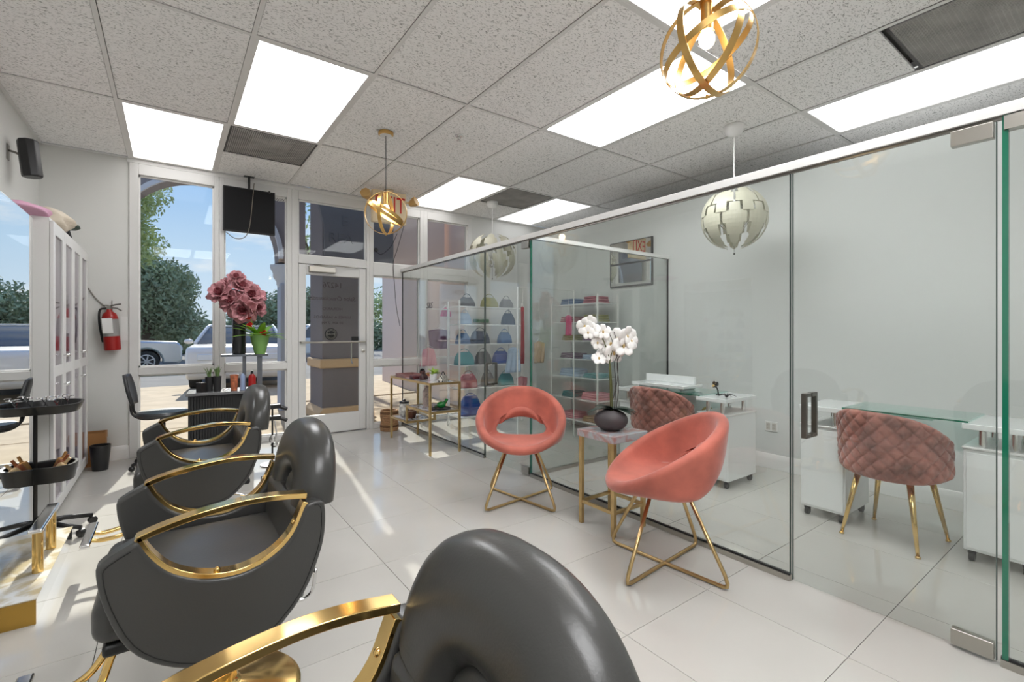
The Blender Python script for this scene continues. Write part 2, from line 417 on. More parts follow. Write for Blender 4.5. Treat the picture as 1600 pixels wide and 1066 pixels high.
# ------------------------------------------------------------------ storefront
FD0, FD1 = YW - 0.02, YW + 0.09     # frame depth
def frame_box(mb, x0, x1, z0, z1, d0=FD0, d1=FD1): mb.box(x0, x1, d0, d1, z0, z1)
ZT = 2.86
def window(idx, x0, x1, rails, zb=0.06, lw=0.04, rw=0.04):
    """rails: list of (z0,z1) solid rails; panes between"""
    mb = MB(); frame_box(mb, x0 - lw, x0 + 0.03, 0, ZT); frame_box(mb, x1 - 0.03, x1 + rw, 0, ZT)
    zs = [(0.0, zb)] + rails + [(2.755, ZT)]
    for a, b in zs: frame_box(mb, x0 + 0.03, x1 - 0.03, a, b)
    w = struct(mb.build('window_%d' % idx, M_alu, bevel=0.004))
    for k in range(len(zs) - 1):
        a, b = zs[k][1], zs[k + 1][0]
        bead = MB()
        for (p, q, r, s) in ((x0 + 0.03, x1 - 0.03, a, a + 0.015), (x0 + 0.03, x1 - 0.03, b - 0.015, b), (x0 + 0.03, x0 + 0.045, a, b), (x1 - 0.045, x1 - 0.03, a, b)):
            bead.box(p, q, YW + 0.012, YW + 0.028, r, s)
        bead.build('glazing_bead', M_white, w)
        MB().box(x0 + 0.03, x1 - 0.03, YW + 0.032, YW + 0.038, a, b).build('pane', M_wglass, w)
    return w
window(1, -0.285, 0.40, [(0.80, 0.875)], lw=0.04, rw=0.0145)
window(2, 0.43, 1.10, [(0.80, 0.875)], lw=0.0145, rw=0.0195)
window(3, 2.04, 2.74, [(0.79, 0.865), (1.94, 2.10)], lw=0.0195, rw=0.0245)
window(4, 2.79, 3.49, [(0.79, 0.865), (1.94, 2.10)], lw=0.0245)
hd = MB(); frame_box(hd, -0.34, 3.56, ZT, ZC - 0.004); struct(hd.build('trim_2', M_white, bevel=0.003))
# transom above the door
tr = MB(); frame_box(tr, 1.12, 1.19, 0, ZT); frame_box(tr, 1.985, 2.02, 0, ZT); frame_box(tr, 1.19, 1.985, 2.02, 2.115); frame_box(tr, 1.19, 1.985, 2.755, ZT)
w5 = struct(tr.build('window_5', M_alu, bevel=0.004))
MB().box(1.19, 1.985, YW + 0.032, YW + 0.038, 2.115, 2.755).build('pane', M_wglass, w5)
fb = MB()
for (p, q, r, s) in ((1.19, 1.985, 2.115, 2.13), (1.19, 1.985, 2.74, 2.755), (1.19, 1.205, 2.115, 2.755), (1.97, 1.985, 2.115, 2.755)): fb.box(p, q, YW + 0.012, YW + 0.028, r, s)
fb.build('glazing_bead', M_white, w5)
# entrance door
dm = MB(); D0, D1 = YW - 0.005, YW + 0.045
for (a, b, c, d) in ((1.195, 1.275, 0.012, 2.015), (1.90, 1.98, 0.012, 2.015), (1.275, 1.90, 0.012, 0.235), (1.275, 1.90, 1.895, 2.015)): dm.box(a, b, D0, D1, c, d)
door1 = struct(dm.build('door_1', M_alu, bevel=0.004))
MB().box(1.275, 1.90, YW + 0.017, YW + 0.023, 0.235, 1.895).build('pane', M_wglass, door1)
MB().tube([(1.215, YW - 0.005, 1.10), (1.215, YW - 0.05, 1.10), (1.96, YW - 0.05, 1.10), (1.96, YW - 0.005, 1.10)], 0.012).build('push_bar', M_steel, door1, auto=True)
cl = MB().box(1.30, 1.60, YW - 0.065, YW - 0.005, 1.925, 1.995).build('door_closer', M_steel, door1, bevel=0.006)
MB().tube([(1.36, YW - 0.04, 2.0), (1.62, YW - 0.10, 2.012), (1.86, YW - 0.03, 2.015)], 0.008).build('closer_arm', M_steel, cl)
MB().lathe([(0.02, 0), (0.02, 0.012), (0.008, 0.016)], 16, mtx=Matrix.Translation((1.945, YW - 0.005, 0.985)) @ Matrix.Rotation(pi / 2, 4, 'X')).build('lock', M_steel, door1)
MB().box(1.80, 1.885, YW - 0.012, YW + 0.012, 1.115, 1.165).build('push_plate', M_black, door1)
MB().tube([(1.83, YW + 0.05, 1.11), (1.83, YW + 0.09, 1.08), (1.83, YW + 0.09, 0.86), (1.83, YW + 0.05, 0.83)], 0.008).build('outer_pull', M_steel, door1)
# lettering is put on the outside of the pane, so it reads mirrored from inside
M_letter = mat('bronze lettering', srgb(62, 50, 46), 0.5)
YT = YW + 0.026
for body, size, z, sh, sx in (('14276', 0.095, 1.755, 0, 1.0), ('Salon Creacionesdea', 0.072, 1.605, 0.35, 0.92), ('HORARIO', 0.048, 1.485, 0, 1.1), ('LUNES A SABADOS', 0.046, 1.385, 0, 1.1), ('10 AM  7 PM', 0.044, 1.315, 0, 1.1)):
    text(body, size, (1.585, YT, z), (pi / 2, 0, pi), M_letter, 'lettering', door1, shear=sh, sx=sx)
dec = MB().lathe([(0.0, 0), (0.073, 0), (0.073, 0.001), (0.0, 0.001)], 40, mtx=Matrix.Translation((1.565, YT, 1.195)) @ Matrix.Rotation(pi / 2, 4, 'X')).build('round_decal', M_black, door1)
MB().tube([(1.565 + 0.058 * cos(a), YW + 0.014, 1.195 + 0.058 * sin(a)) for a in [2 * pi * k / 36 for k in range(36)]], 0.0018, 6, True).build('decal_ring', M_steel, dec)
MB().tube([(1.565 + 0.045 * cos(a), YW + 0.014, 1.195 + 0.045 * sin(a)) for a in [2 * pi * k / 36 for k in range(36)]], 0.0015, 6, True).build('decal_ring', M_steel, dec)
text('SALON', 0.026, (1.565, YW + 0.0138, 1.187), (pi / 2, 0, 0), M_steel, 'decal_text', dec)

# ------------------------------------------------------------------ outside
gr = struct(box('ground', -40, 50, YW + 0.16, 90, -0.16, -0.045, M_asph))
slab_x = [-8, -5.5, -3, -0.9, 1.2, 3.4]; 
pav = struct(box('pavement', -9, 14, YW + 0.16, 8.9, -0.045, -0.035, M_grout))
for i in range(11):
    for j in range(2):
        x0 = -8.5 + i * 2.0; y0 = YW + 0.17 + j * 1.44
        MB().box(x0 + 0.006, x0 + 1.994, y0, y0 + 1.42, -0.035, -0.02 + 0.002 * ((i * 3 + j) % 3)).build('paving_slab', M_conc, pav, bevel=0.004)
tag(box('curb', -9, 14, 8.9, 9.1, -0.045, 0.0, M_conc, bevel=0.01), 'pale concrete curb along the walkway outside the windows', 'curb')
drv = struct(box('driveway', -9, 14, 9.1, 13.5, -0.045, -0.035, M_conc))
# corner column outside the door
colm = thing('arcade_column', 'square slate grey column with tan mouldings outside the door', 'column', (2.03, 7.25, -0.02))
MB().box(-0.31, 0.36, -0.35, 0.35, 0.16, 3.3).build('shaft', M_stucco, colm, bevel=0.01)
MB().prism([(-0.37, 0), (0.42, 0), (0.42, 0.10), (0.36, 0.17), (-0.31, 0.17), (-0.37, 0.10)], 'y', -0.41, 0.41).build('base_moulding', M_tan, colm, bevel=0.01)
MB().box(-0.35, 0.40, -0.39, 0.39, 0.73, 0.86).build('band_moulding', M_tan, colm, bevel=0.02)
# arcade front wall with arches
def arch_wall(name, label, xs, z0, ztop, y0, y1, m, cat='arch'):
    """xs = (x0,x1,arch left,arch right); arch springs at z0"""
    x0, x1, al, ar = xs; c = (al + ar) / 2; r = (ar - al) / 2
    poly = [(x0, z0 - 0.04), (al, z0 - 0.04), (al, z0)] + [(c - r * cos(pi * k / 24), z0 + r * 1.05 * sin(pi * k / 24)) for k in range(1, 24)] + [(ar, z0), (ar, z0 - 0.04), (x1, z0 - 0.04), (x1, ztop), (x0, ztop)]
    o = MB().prism(poly, 'y', y0, y1).build(name, m)
    return tag(o, label, cat)
A1 = arch_wall('arcade_arch', 'grey stucco arch framing trees and sky beyond the left window', (-1.5, 1.75, -0.62, 1.36), 2.36, 4.2, 8.05, 8.40, M_stucco)
rim = MB()
for yy in (8.03,):
    c = 0.37; r = 0.99
    rim.tube([(c - (r + 0.03) * cos(pi * k / 24), yy, 2.36 + (r + 0.03) * 1.05 * sin(pi * k / 24)) for k in range(25)], 0, flat=(0.04, 0.03), up=(0, 1, 0))
rim.build('arch_rim', mat('pale arch trim', srgb(190, 195, 205), 0.8), A1)
A3 = tag(MB().box(2.42, 3.86, 7.30, 7.58, 2.12, 3.55).build('sun_block_fascia', M_stucco2, bevel=0.01), 'mauve fascia added to block sun, spanning between the square column and the neighbouring wall', 'fascia')  # added to keep sun from the right windows off the floor
A2 = arch_wall('arcade_arch', 'dark stucco arch wall above the entrance door column', (1.62, 3.0, 1.66, 1.74), 3.66, 4.2, 7.61, 8.02, M_stucco)
M_dk = mat('dark sign wall', srgb(112, 112, 118), 0.9)
tag(MB().prism([(1.30, 3.45), (1.52, 3.35), (1.66, 3.05), (1.74, 2.70), (1.74, 2.25), (2.75, 2.25), (2.75, 4.2), (1.30, 4.2)], 'y', 6.86, 6.95).build('sign_wall', M_dk), 'dark fascia with faint raised letters above the door transom', 'fascia')
sw = bpy.data.objects['sign_wall']
M_dkl = mat('dark sign letters', srgb(104, 106, 114), 0.8)
text('E', 0.20, (2.02, 6.855, 2.75), (pi / 2, 0, 0), M_dkl, 'letter', sw, ext=0.01)
text('REA', 0.20, (1.97, 6.855, 2.50), (pi / 2, 0, 0), M_dkl, 'letter', sw, ext=0.01)
c2 = thing('arcade_column', 'slim pale column with a capital beyond the second window', 'column', (1.50, 8.22, -0.02))
MB().box(-0.11, 0.11, -0.14, 0.14, 0.0, 2.0).build('shaft', mat('pale blue grey stucco', srgb(158, 166, 182), 0.9), c2, bevel=0.01)
MB().lathe([(0.13, 0), (0.15, 0.05), (0.15, 0.09), (0.20, 0.16), (0.20, 0.22), (0.24, 0.3), (0.24, 0.36)], 4, (0, 0, 1.95), mtx=None).build('capital', MATS['pale arch trim'], c2, bevel=0.01)
tag(MB().box(-9, 3.6, YW + 0.17, 6.85, 3.6, 3.7).build('arcade_ceiling', mat('arcade soffit', srgb(150, 150, 155), 0.9)), 'flat grey soffit over the walkway outside', 'soffit')
# neighbouring mauve wall
d = Vector((4.43 - 3.80, 11.8 - 6.1, 0)).normalized(); nrm = Vector((d.y, -d.x, 0))
p0 = Vector((3.80, 6.02, 0)); p1 = Vector((4.43, 11.8, 0))
mw = MB(); vs = [p0, p1, p1 + nrm * 0.3, p0 + nrm * 0.3]
mw.add([v + Vector((0, 0, z)) for z in (-0.04, 4.4) for v in vs], [[0, 1, 2, 3], [4, 5, 6, 7], [0, 1, 5, 4], [1, 2, 6, 5], [2, 3, 7, 6], [3, 0, 4, 7]])
mwo = tag(mw.build('neighbour_wall', M_stucco2), 'plain mauve stucco wall of the neighbouring unit seen through the right windows', 'wall')

# trees: crowns of individual leaf blades on twigs
def tree(label, x, y, h, crown, n, m, seed, name='tree', leaf=0.16, group='trees beyond the car park'):
    rnd = random.Random(seed)
    t = thing(name, label, 'tree', (x, y, -0.04), 0, group)
    tb = MB(); tb.tube([(0, 0, 0), (0.1, 0.1, h * 0.3), (-0.1, 0, h * 0.6), (0.1, 0, h * 0.85)], 0.2, 8, rr=[0.28, 0.22, 0.14, 0.05])
    for (cx, cy, cz, r) in crown: tb.tube([(0, 0, h * 0.35), (cx * 0.5, cy * 0.5, cz * 0.8), (cx, cy, cz)], 0.05, 6, rr=[0.12, 0.07, 0.02])
    tb.build('trunk', M_bark, t, smooth=True)
    v = []; f = []
    tot = sum(c[3] ** 2 for c in crown)
    for (cx, cy, cz, r) in crown:
        for k in range(int(n * r * r / tot)):
            d = Vector((rnd.gauss(0, 1), rnd.gauss(0, 1), rnd.gauss(0, 1))).normalized() * r * (rnd.random() ** 0.45) * rnd.uniform(0.85, 1.1)
            c = Vector((cx, cy, cz)) + d; a = Vector((rnd.gauss(0, 1), rnd.gauss(0, 1), rnd.gauss(0, 1))).normalized(); b = a.orthogonal().normalized()
            s = leaf * rnd.uniform(0.6, 1.3); q = len(v)
            v += [c - a * s, c + b * s * 0.45, c + a * s, c - b * s * 0.45]; f.append([q, q + 1, q + 2, q + 3])
    o = obj('crown', v, f, m, t); o['kind'] = 'stuff'
    return t
tree('tall loose tree rising at the left edge of the left window', -2.1, 22, 8.0, [(0, 0, 5.5, 1.7), (0.9, 0, 6.6, 1.3), (-0.6, 0.5, 7.2, 1.4), (1.0, 0.2, 4.6, 1.0), (-0.5, 0, 3.8, 1.4)], 14000, M_leafA, 1, leaf=0.095)
tree('round dense tree behind the silver car', -0.9, 27, 5.2, [(0, 0, 3.0, 1.9), (0.9, 0.2, 3.4, 1.2), (-1.4, 0, 2.6, 1.4), (-0.3, 0, 4.0, 1.0), (1.2, 0, 1.6, 1.2), (-2.2, 0.2, 3.6, 1.2)], 20000, M_leafB, 2, leaf=0.11)
tree('low dark tree right of the left window mullion', 5.2, 31, 4.0, [(0, 0, 2.2, 1.6), (1.7, 0, 2.6, 1.5), (-1.6, 0, 1.9, 1.2), (3.4, 0, 2.9, 1.6), (3.2, 0, 1.2, 1.4)], 14000, M_leafB, 3, leaf=0.12)
tree('thin twiggy tree above the television', 3.9, 15.2, 5.3, [(-0.4, 0, 3.9, 0.5), (0.1, 0, 4.7, 0.7), (-1.2, 0, 4.9, 0.6)], 700, M_leafA, 4, leaf=0.09)
tree('broad green tree far behind the white car', 10.5, 40, 5.0, [(0, 0, 3.0, 2.3), (2.6, 0, 3.3, 2.2), (5.2, 0, 3.2, 2.2), (-2.5, 0, 2.2, 1.9)], 6000, M_leafA, 5)
hg = MB(); rnd = random.Random(5); v = []; f = []
for k in range(9000):
    c = Vector((rnd.uniform(-9, 16), 33 + rnd.random() * 1.5, rnd.random() ** 1.3 * 1.9)); a = Vector((rnd.gauss(0, 1), rnd.gauss(0, 1), rnd.gauss(0, 1))).normalized(); b = a.orthogonal().normalized(); s = 0.2
    q = len(v); v += [c - a * s, c + b * s * 0.5, c + a * s, c - b * s * 0.5]; f.append([q, q + 1, q + 2, q + 3])
tag(obj('hedge', v, f, M_leafB), 'dark hedge along the far side of the car park', 'hedge', kind='stuff')
tag(MB().box(-3.6, 1.4, 17.0, 18.0, -0.045, 0.06).build('grass_island', mat('lawn', srgb(130, 150, 80), 0.9, bump=(30, 0.6, 4))), 'narrow strip of grass in front of the silver car', 'grass')

# cars
M_silver = mat('silver car paint', srgb(188, 192, 200), 0.25, 0.5, coat=0.8)
M_whitep = mat('white car paint', srgb(228, 226, 222), 0.25, coat=0.8)
M_carglass = mat('dark car glass', (0.10, 0.11, 0.12), 0.1, spec=0.6)
M_tyre = mat('tyre', (0.02, 0.02, 0.02), 0.8)
M_tail = mat('red tail lamp', (0.35, 0.02, 0.02), 0.2)
def car(label, paint, L=4.4, wd=1.8, h=1.5, suv=True):
    t = thing('car', label, 'car')
    w = wd / 2
    body = [(-L / 2, 0.35), (-L / 2, 0.80), (-L / 2 + 0.12, 0.95), (-L * 0.22, 1.0), (L * 0.30, 1.02), (L / 2 - 0.06, 0.98), (L / 2, 0.75), (L / 2, 0.35), (L / 2 - 0.3, 0.25)]
    # wheel arches cut by profile
    pr = []
    for cxw in (L * 0.30, -L * 0.30):
        pr += [(cxw + 0.40 * cos(a), 0.33 + 0.40 * sin(a)) for a in [R(-10) + R(200) * k / 10 for k in range(11)]]
    poly = body + pr + [(-L / 2 + 0.1, 0.25)]
    MB().prism(poly, 'y', -w, w).build('body', paint, t, bevel=0.06, seg=3)
    ca = [(-L * 0.24, 1.0), (-L * 0.10, h - 0.04), (0.0, h), (L * 0.30, h - 0.03), (L * 0.44, 1.0)]
    MB().grid(lambda u, s: None, 1, 1) if False else None
    cb = MB(); n = len(ca)
    ys = [(-w * 0.93, 0), (w * 0.93, 0)]
    vv = [];
    for (yy) in (-1, 1):
        for (x, z) in ca: vv.append((x, yy * (w * (0.93 - 0.22 * (z - 1.0) / (h - 1.0))), z))
    cb.add(vv, [list(range(n))[::-1], [n + k for k in range(n)]] + [[k, k + 1, n + k + 1, n + k] for k in range(n - 1)])
    cb.build('cabin', M_carglass, t, bevel=0.03)
    ro = MB()
    for yy in (-1, 1):
        pts = [(x, yy * (w * (0.93 - 0.22 * (z - 1.0) / (h - 1.0)) + 0.005), z + 0.01) for (x, z) in ca]
        ro.tube(pts, 0.045, 6)
        ro.tube([(L * 0.08, yy * (w * 0.93), 1.0), (L * 0.08, yy * w * 0.74, h)], 0.04, 6)
    ro.box(-L * 0.08, L * 0.31, -w * 0.70, w * 0.70, h - 0.03, h + 0.015)
    ro.build('roof', paint, t, bevel=0.01)
    for sx in (-1, 1):
        for sy in (-1, 1):
            wl = MB().lathe([(0.20, -0.10), (0.32, -0.10), (0.335, -0.06), (0.335, 0.06), (0.32, 0.10), (0.20, 0.10)], 24, mtx=Matrix.Translation((sx * L * 0.30, sy * (w - 0.10), 0.335)) @ Matrix.Rotation(pi / 2, 4, 'X')).build('wheel', M_tyre, t, auto=True)
            rm = MB(); rm.lathe([(0.0, 0), (0.05, 0), (0.05, 0.03), (0, 0.03)], 12, mtx=Matrix.Translation((sx * L * 0.30, sy * w * 1.0, 0.335)) @ Matrix.Rotation(pi / 2, 4, 'X'))
            for k in range(7):
                a = 2 * pi * k / 7; rm.tube([(sx * L * 0.30, sy * (w + 0.0), 0.335), (sx * L * 0.30 + 0.2 * cos(a), sy * (w + 0.0), 0.335 + 0.2 * sin(a))], 0.022, 6)
            rm.tube([(sx * L * 0.30 + 0.21 * cos(a), sy * w, 0.335 + 0.21 * sin(a)) for a in [2 * pi * k / 20 for k in range(20)]], 0.02, 6, True)
            rm.build('rim', M_silver, wl)
    for sy in (-1, 1):
        MB().box(-L / 2 - 0.015, -L / 2 + 0.25, sy * w * 0.6 - 0.18, sy * w * 0.6 + 0.18, 0.66, 0.80).build('head_lamp', mat('lamp glass', (0.7, 0.75, 0.8), 0.1), t, bevel=0.02)
        MB().box(L / 2 - 0.12, L / 2 + 0.012, sy * w * 0.72 - 0.12, sy * w * 0.72 + 0.12, 0.72, 0.95).build('tail_lamp', M_tail, t, bevel=0.02)
        MB().ball((-L * 0.2, sy * (w + 0.08), 1.05), 0.07, 0.1, 0.06, 10, 6).build('wing_mirror', paint, t, smooth=True)
    return t
c1 = car('silver car parked side-on beyond the left window', M_silver, 4.6, 1.85, 1.45); c1.location = (-2.0, 19.6, -0.045); c1.rotation_euler = (0, 0, pi); c1['group'] = 'parked cars'
c2_ = car('white car parked nose-in behind the flower stand', M_whitep, 4.3, 1.95, 1.42); c2_.location = (1.50, 13.9, -0.045); c2_.rotation_euler = (0, 0, R(82)); c2_['group'] = 'parked cars'
c3 = car('white van far behind the slim column and the sidelight window', M_whitep, 4.6, 1.85, 1.6); c3.location = (5.6, 24.0, -0.045); c3.rotation_euler = (0, 0, R(8)); c3['group'] = 'parked cars'

# ------------------------------------------------------------------ glass partition
gp = thing('glass_partition', 'frameless clear glass partition closing off the rooms at right', 'partition', (XG, 0, 0))
def pane(name, y0, y1, z0, z1, parent, x=0.0, th=0.010, edges=True):
    p = MB().box(x - th / 2, x + th / 2, y0, y1, z0, z1).build(name, M_glass, parent)
    if edges:
        eb = MB(); eb.box(x - th / 2 - 0.0003, x + th / 2 + 0.0003, y0, y0 + 0.004, z0, z1)
        eb.build('polished_edge', mat('dark glass edge', srgb(70, 84, 80), 0.15), p)
    return p
ch = MB(); 
for (a, b) in ((3.825, YW), (1.055, 3.10), (YB, 0.335)): ch.box(-0.014, 0.014, a, b, 0, 0.028)
ch.build('bottom_channel', M_steel, gp)
gk = MB()
for (a, b) in ((3.825, YW), (1.055, 3.10), (YB, 0.335)): gk.box(-0.008, 0.008, a, b, 0.028, 0.036)
gk.build('black_gasket', M_black, gp)
MB().box(-0.022, 0.022, YB, YW - 0.02, ZG, ZG + 0.042).build('top_rail', M_alu, gp, bevel=0.002)
MB().box(-0.007, 0.007, YB, YW - 0.02, ZG - 0.012, ZG).build('rail_gasket', M_dsteel, gp)
pane('glass_pane', 3.825, YW - 0.025, 0.03, ZG, gp)
pane('glass_pane', 1.055, 3.10, 0.03, ZG, gp)
pane('glass_pane', YB + 0.1, 0.328, 0.03, ZG, gp)
eb = MB().box(-0.012, 0.012, 0.315, 0.331, 0.03, ZG).build('green_edge', M_edge, gp)
eb2 = MB().box(-0.007, 0.007, 3.098, 3.106, 0.03, ZG).build('green_edge', M_edge, gp)
MB().box(-0.006, 0.006, YW - 0.03, YW - 0.022, 0.03, ZG).build('wall_gasket', M_black, gp)
MB().box(-0.022, 0.022, 0.10, 0.325, ZG - 0.055, ZG - 0.005).build('header_patch', M_steel, gp)
# hinged glass doors
def glass_door(n, y0, y1, hinge_y, handle_y, z0=0.72, z1=0.93):
    d_ = struct(MB().box(XG - 0.005, XG + 0.005, y0, y1, 0.012, ZG - 0.014).build('door_%d' % n, M_glass))
    MB().box(XG - 0.0053, XG + 0.0053, y0, y0 + 0.003, 0.012, ZG - 0.014).box(XG - 0.0053, XG + 0.0053, y1 - 0.003, y1, 0.012, ZG - 0.014).build('polished_edge', mat('dark glass edge', srgb(70, 84, 80), 0.15), d_)
    for (a, b) in ((0.014, 0.075), (ZG - 0.072, ZG - 0.013)):
        MB().box(XG - 0.018, XG + 0.018, hinge_y[0], hinge_y[1], a, b).build('hinge', M_steel, d_, bevel=0.002)
    for sx in (-1, 1):
        hb = MB(); xx = XG + sx * 0.054
        hb.box(xx - 0.009, xx + 0.009, handle_y - 0.011, handle_y + 0.011, z0, z1)
        for zz in (z0 + 0.008, z1 - 0.008): hb.box(min(XG + sx * 0.005, xx), max(XG + sx * 0.005, xx), handle_y - 0.011, handle_y + 0.011, zz - 0.009, zz + 0.009)
        hb.build('handle', M_dsteel, d_, bevel=0.001)
    return d_
glass_door(2, 0.345, 1.047, (0.352, 0.47), 0.972)
glass_door(3, 3.112, 3.815, (3.12, 3.22), 3.71)
# cross partition
cp = thing('glass_partition', 'greenish glass cross wall dividing the two rooms behind the partition', 'partition', (XG, 3.112, 0))
MB().box(0.012, XR - XG, -0.005, 0.005, 0.03, ZG).build('glass_pane', M_glass, cp)
MB().box(0.012, XR - XG, -0.014, 0.014, 0, 0.028).build('bottom_channel', M_steel, cp)
MB().box(0.02, XR - XG, -0.02, 0.02, ZG, ZG + 0.035).build('top_rail', M_alu, cp)
MB().box(XR - XG - 0.012, XR - XG - 0.002, -0.008, 0.008, 0.03, ZG).build('wall_gasket', M_black, cp)

# ------------------------------------------------------------------ styling chairs
def styling_chair():
    t = thing('styling_chair', 'x', 'salon chair')
    opening = [(-0.194, 0.688), (-0.170, 0.640), (-0.130, 0.590), (-0.073, 0.555), (-0.012, 0.538), (0.051, 0.538), (0.118, 0.563), (0.171, 0.612), (0.208, 0.695)]
    op = [(p.x, p.z) for p in spline([(a, 0, b) for a, b in opening], 4)]
    low = spline([(0.232, 0, 0.700), (0.262, 0, 0.688), (0.264, 0, 0.60), (0.245, 0, 0.52), (0.200, 0, 0.42), (0.115, 0, 0.333), (0.02, 0, 0.308), (-0.06, 0, 0.308), (-0.145, 0, 0.348), (-0.215, 0, 0.42), (-0.258, 0, 0.53), (-0.274, 0, 0.62), (-0.262, 0, 0.65), (-0.194, 0, 0.688)], 3)
    out = op + [(p.x, p.z) for p in low[:-1]]
    for s in (-1, 1):
        y0, y1 = sorted((s * 0.243, s * 0.300))
        p = MB().prism(out, 'y', y0, y1).build('side_panel', M_leath, t, bevel=0.012, seg=4)
        ins = []
        c = Vector((0.0, 0, 0.48))
        for q in low[1:-1]:
            d = (c - Vector((q.x, 0, q.z))).normalized() * 0.016
            ins.append((q.x + d.x, s * 0.3005, q.z + d.z))
        MB().tube(ins, 0.0014, 5).build('seam', M_stitch, p)
    for s in (-1, 1):
        top = spline([(-0.196, s * 0.272, 0.686), (-0.15, s * 0.272, 0.701), (-0.073, s * 0.272, 0.718), (0.0, s * 0.272, 0.728), (0.06, s * 0.272, 0.732), (0.13, s * 0.272, 0.729), (0.212, s * 0.272, 0.718)], 4)
        a = MB().tube(top, 0, flat=(0.021, 0.008), up=(0, 1, 0))
        a.tube([(x, s * 0.272, z + 0.004) for x, z in op], 0, flat=(0.021, 0.008), up=(0, 1, 0))
        arm = a.build('arm_rail', M_gold, t, bevel=0.002)
        for (x, z) in ((0.178, 0.64), (-0.02, 0.553)):
            MB().ball((x, s * 0.272, z), 0.009, 0.009, 0.009, 10, 6).build('bolt', M_gold, arm, smooth=True)
    sc = MB().box(-0.292, 0.235, -0.238, 0.238, 0.405, 0.525).build('seat', M_leath, t, bevel=0.04, seg=5)
    MB().box(-0.27, 0.22, -0.22, 0.22, 0.37, 0.404).build('seat_base', M_black, t, bevel=0.01)
    # backrest: swept pad around an arch opening, domed top
    def sweep(out_fn, in_fn, thick, n, m, ex=2.6):
        v = []; f = []
        for i in range(n + 1):
            u = i / n; O = out_fn(u); I = in_fn(u); C = (O + I) / 2; H = (O - I) / 2
            for k in range(m):
                a = 2 * pi * k / m; ca, sa = cos(a), sin(a)
                ca2 = math.copysign(abs(ca) ** (2 / ex), ca); sa2 = math.copysign(abs(sa) ** (2 / ex), sa)
                v.append(C + H * ca2 + Vector((thick * (0.5 if sa > 0 else 0.5) * sa2, 0, 0)))
        for i in range(n):
            for k in range(m): f.append([i * m + k, i * m + (k + 1) % m, (i + 1) * m + (k + 1) % m, (i + 1) * m + k])
        f.append(list(range(m))[::-1]); f.append([n * m + k for k in range(m)])
        return v, f
    lean = lambda z: 0.246 + (z - 0.62) * 0.15
    def of(u):
        a = pi * u; y = -0.267 * math.copysign(abs(cos(a)) ** (2 / 2.5), cos(a)); z = 0.672 + 0.230 * sin(a) ** (2 / 2.05)
        return Vector((lean(z), y, z))
    def inf(u):
        a = pi * u; y = -0.088 * cos(a); z = 0.645 + 0.085 * sin(a)
        return Vector((lean(z), y, z))
    v, f = sweep(of, inf, 0.12, 40, 24)
    MB().add(v, f).build('backrest', M_leath, t, smooth=True, auto=True)
    MB().ball((0.25, 0, 0.60), 0.045, 0.135, 0.13, 24, 14).build('lumbar_cushion', M_leath, t, smooth=True)
    MB().prism([(0.165, 0.44), (0.185, 0.66), (0.255, 0.66), (0.225, 0.44)], 'y', -0.24, 0.24).build('back_shell', M_leath, t, bevel=0.02, seg=3)
    # base
    MB().lathe([(0.0, 0.0), (0.245, 0.0), (0.25, 0.008), (0.235, 0.02), (0.15, 0.035), (0.07, 0.055), (0.055, 0.075), (0.0, 0.075)], 48).build('base_disc', M_gold, t, auto=True)
    MB().lathe([(0.0, 0.07), (0.042, 0.07), (0.042, 0.25), (0.034, 0.25), (0.034, 0.37), (0.0, 0.37)], 24).build('column', M_gold, t, auto=True)
    MB().tube(spline([(0.05, 0.02, 0.30), (0.14, 0.03, 0.27), (0.24, 0.04, 0.23), (0.30, 0.04, 0.245), (0.315, 0.04, 0.33)], 5), 0.007, 8).build('pump_lever', M_chrome, t, smooth=True)
    fr = MB()
    for s in (-1, 1):
        fr.tube(spline([(-0.18, s * 0.10, 0.385), (-0.25, s * 0.10, 0.33), (-0.285, s * 0.09, 0.235), (-0.335, s * 0.07, 0.18), (-0.42, s * 0.055, 0.165), (-0.47, s * 0.05, 0.175)], 6), 0.011, 10)
    ft = fr.build('footrest', M_gold, t, smooth=True)
    MB().box(-0.495, -0.455, -0.17, 0.17, 0.175, 0.195).build('foot_bar', M_chrome, ft, bevel=0.006)
    return t
chA = styling_chair(); chA.location = (0.125, 1.82, 0)
chA['label'] = 'middle charcoal styling chair, in full view with gold boat-shaped arms'; chA['group'] = 'charcoal styling chairs'
place(chA, (0.14, 3.20, 0), 0, 'farthest charcoal styling chair, nearest the windows and black desk')
place(chA, (0.125, 0.555, 0), 0, 'nearest charcoal styling chair, cut off by the bottom edge')

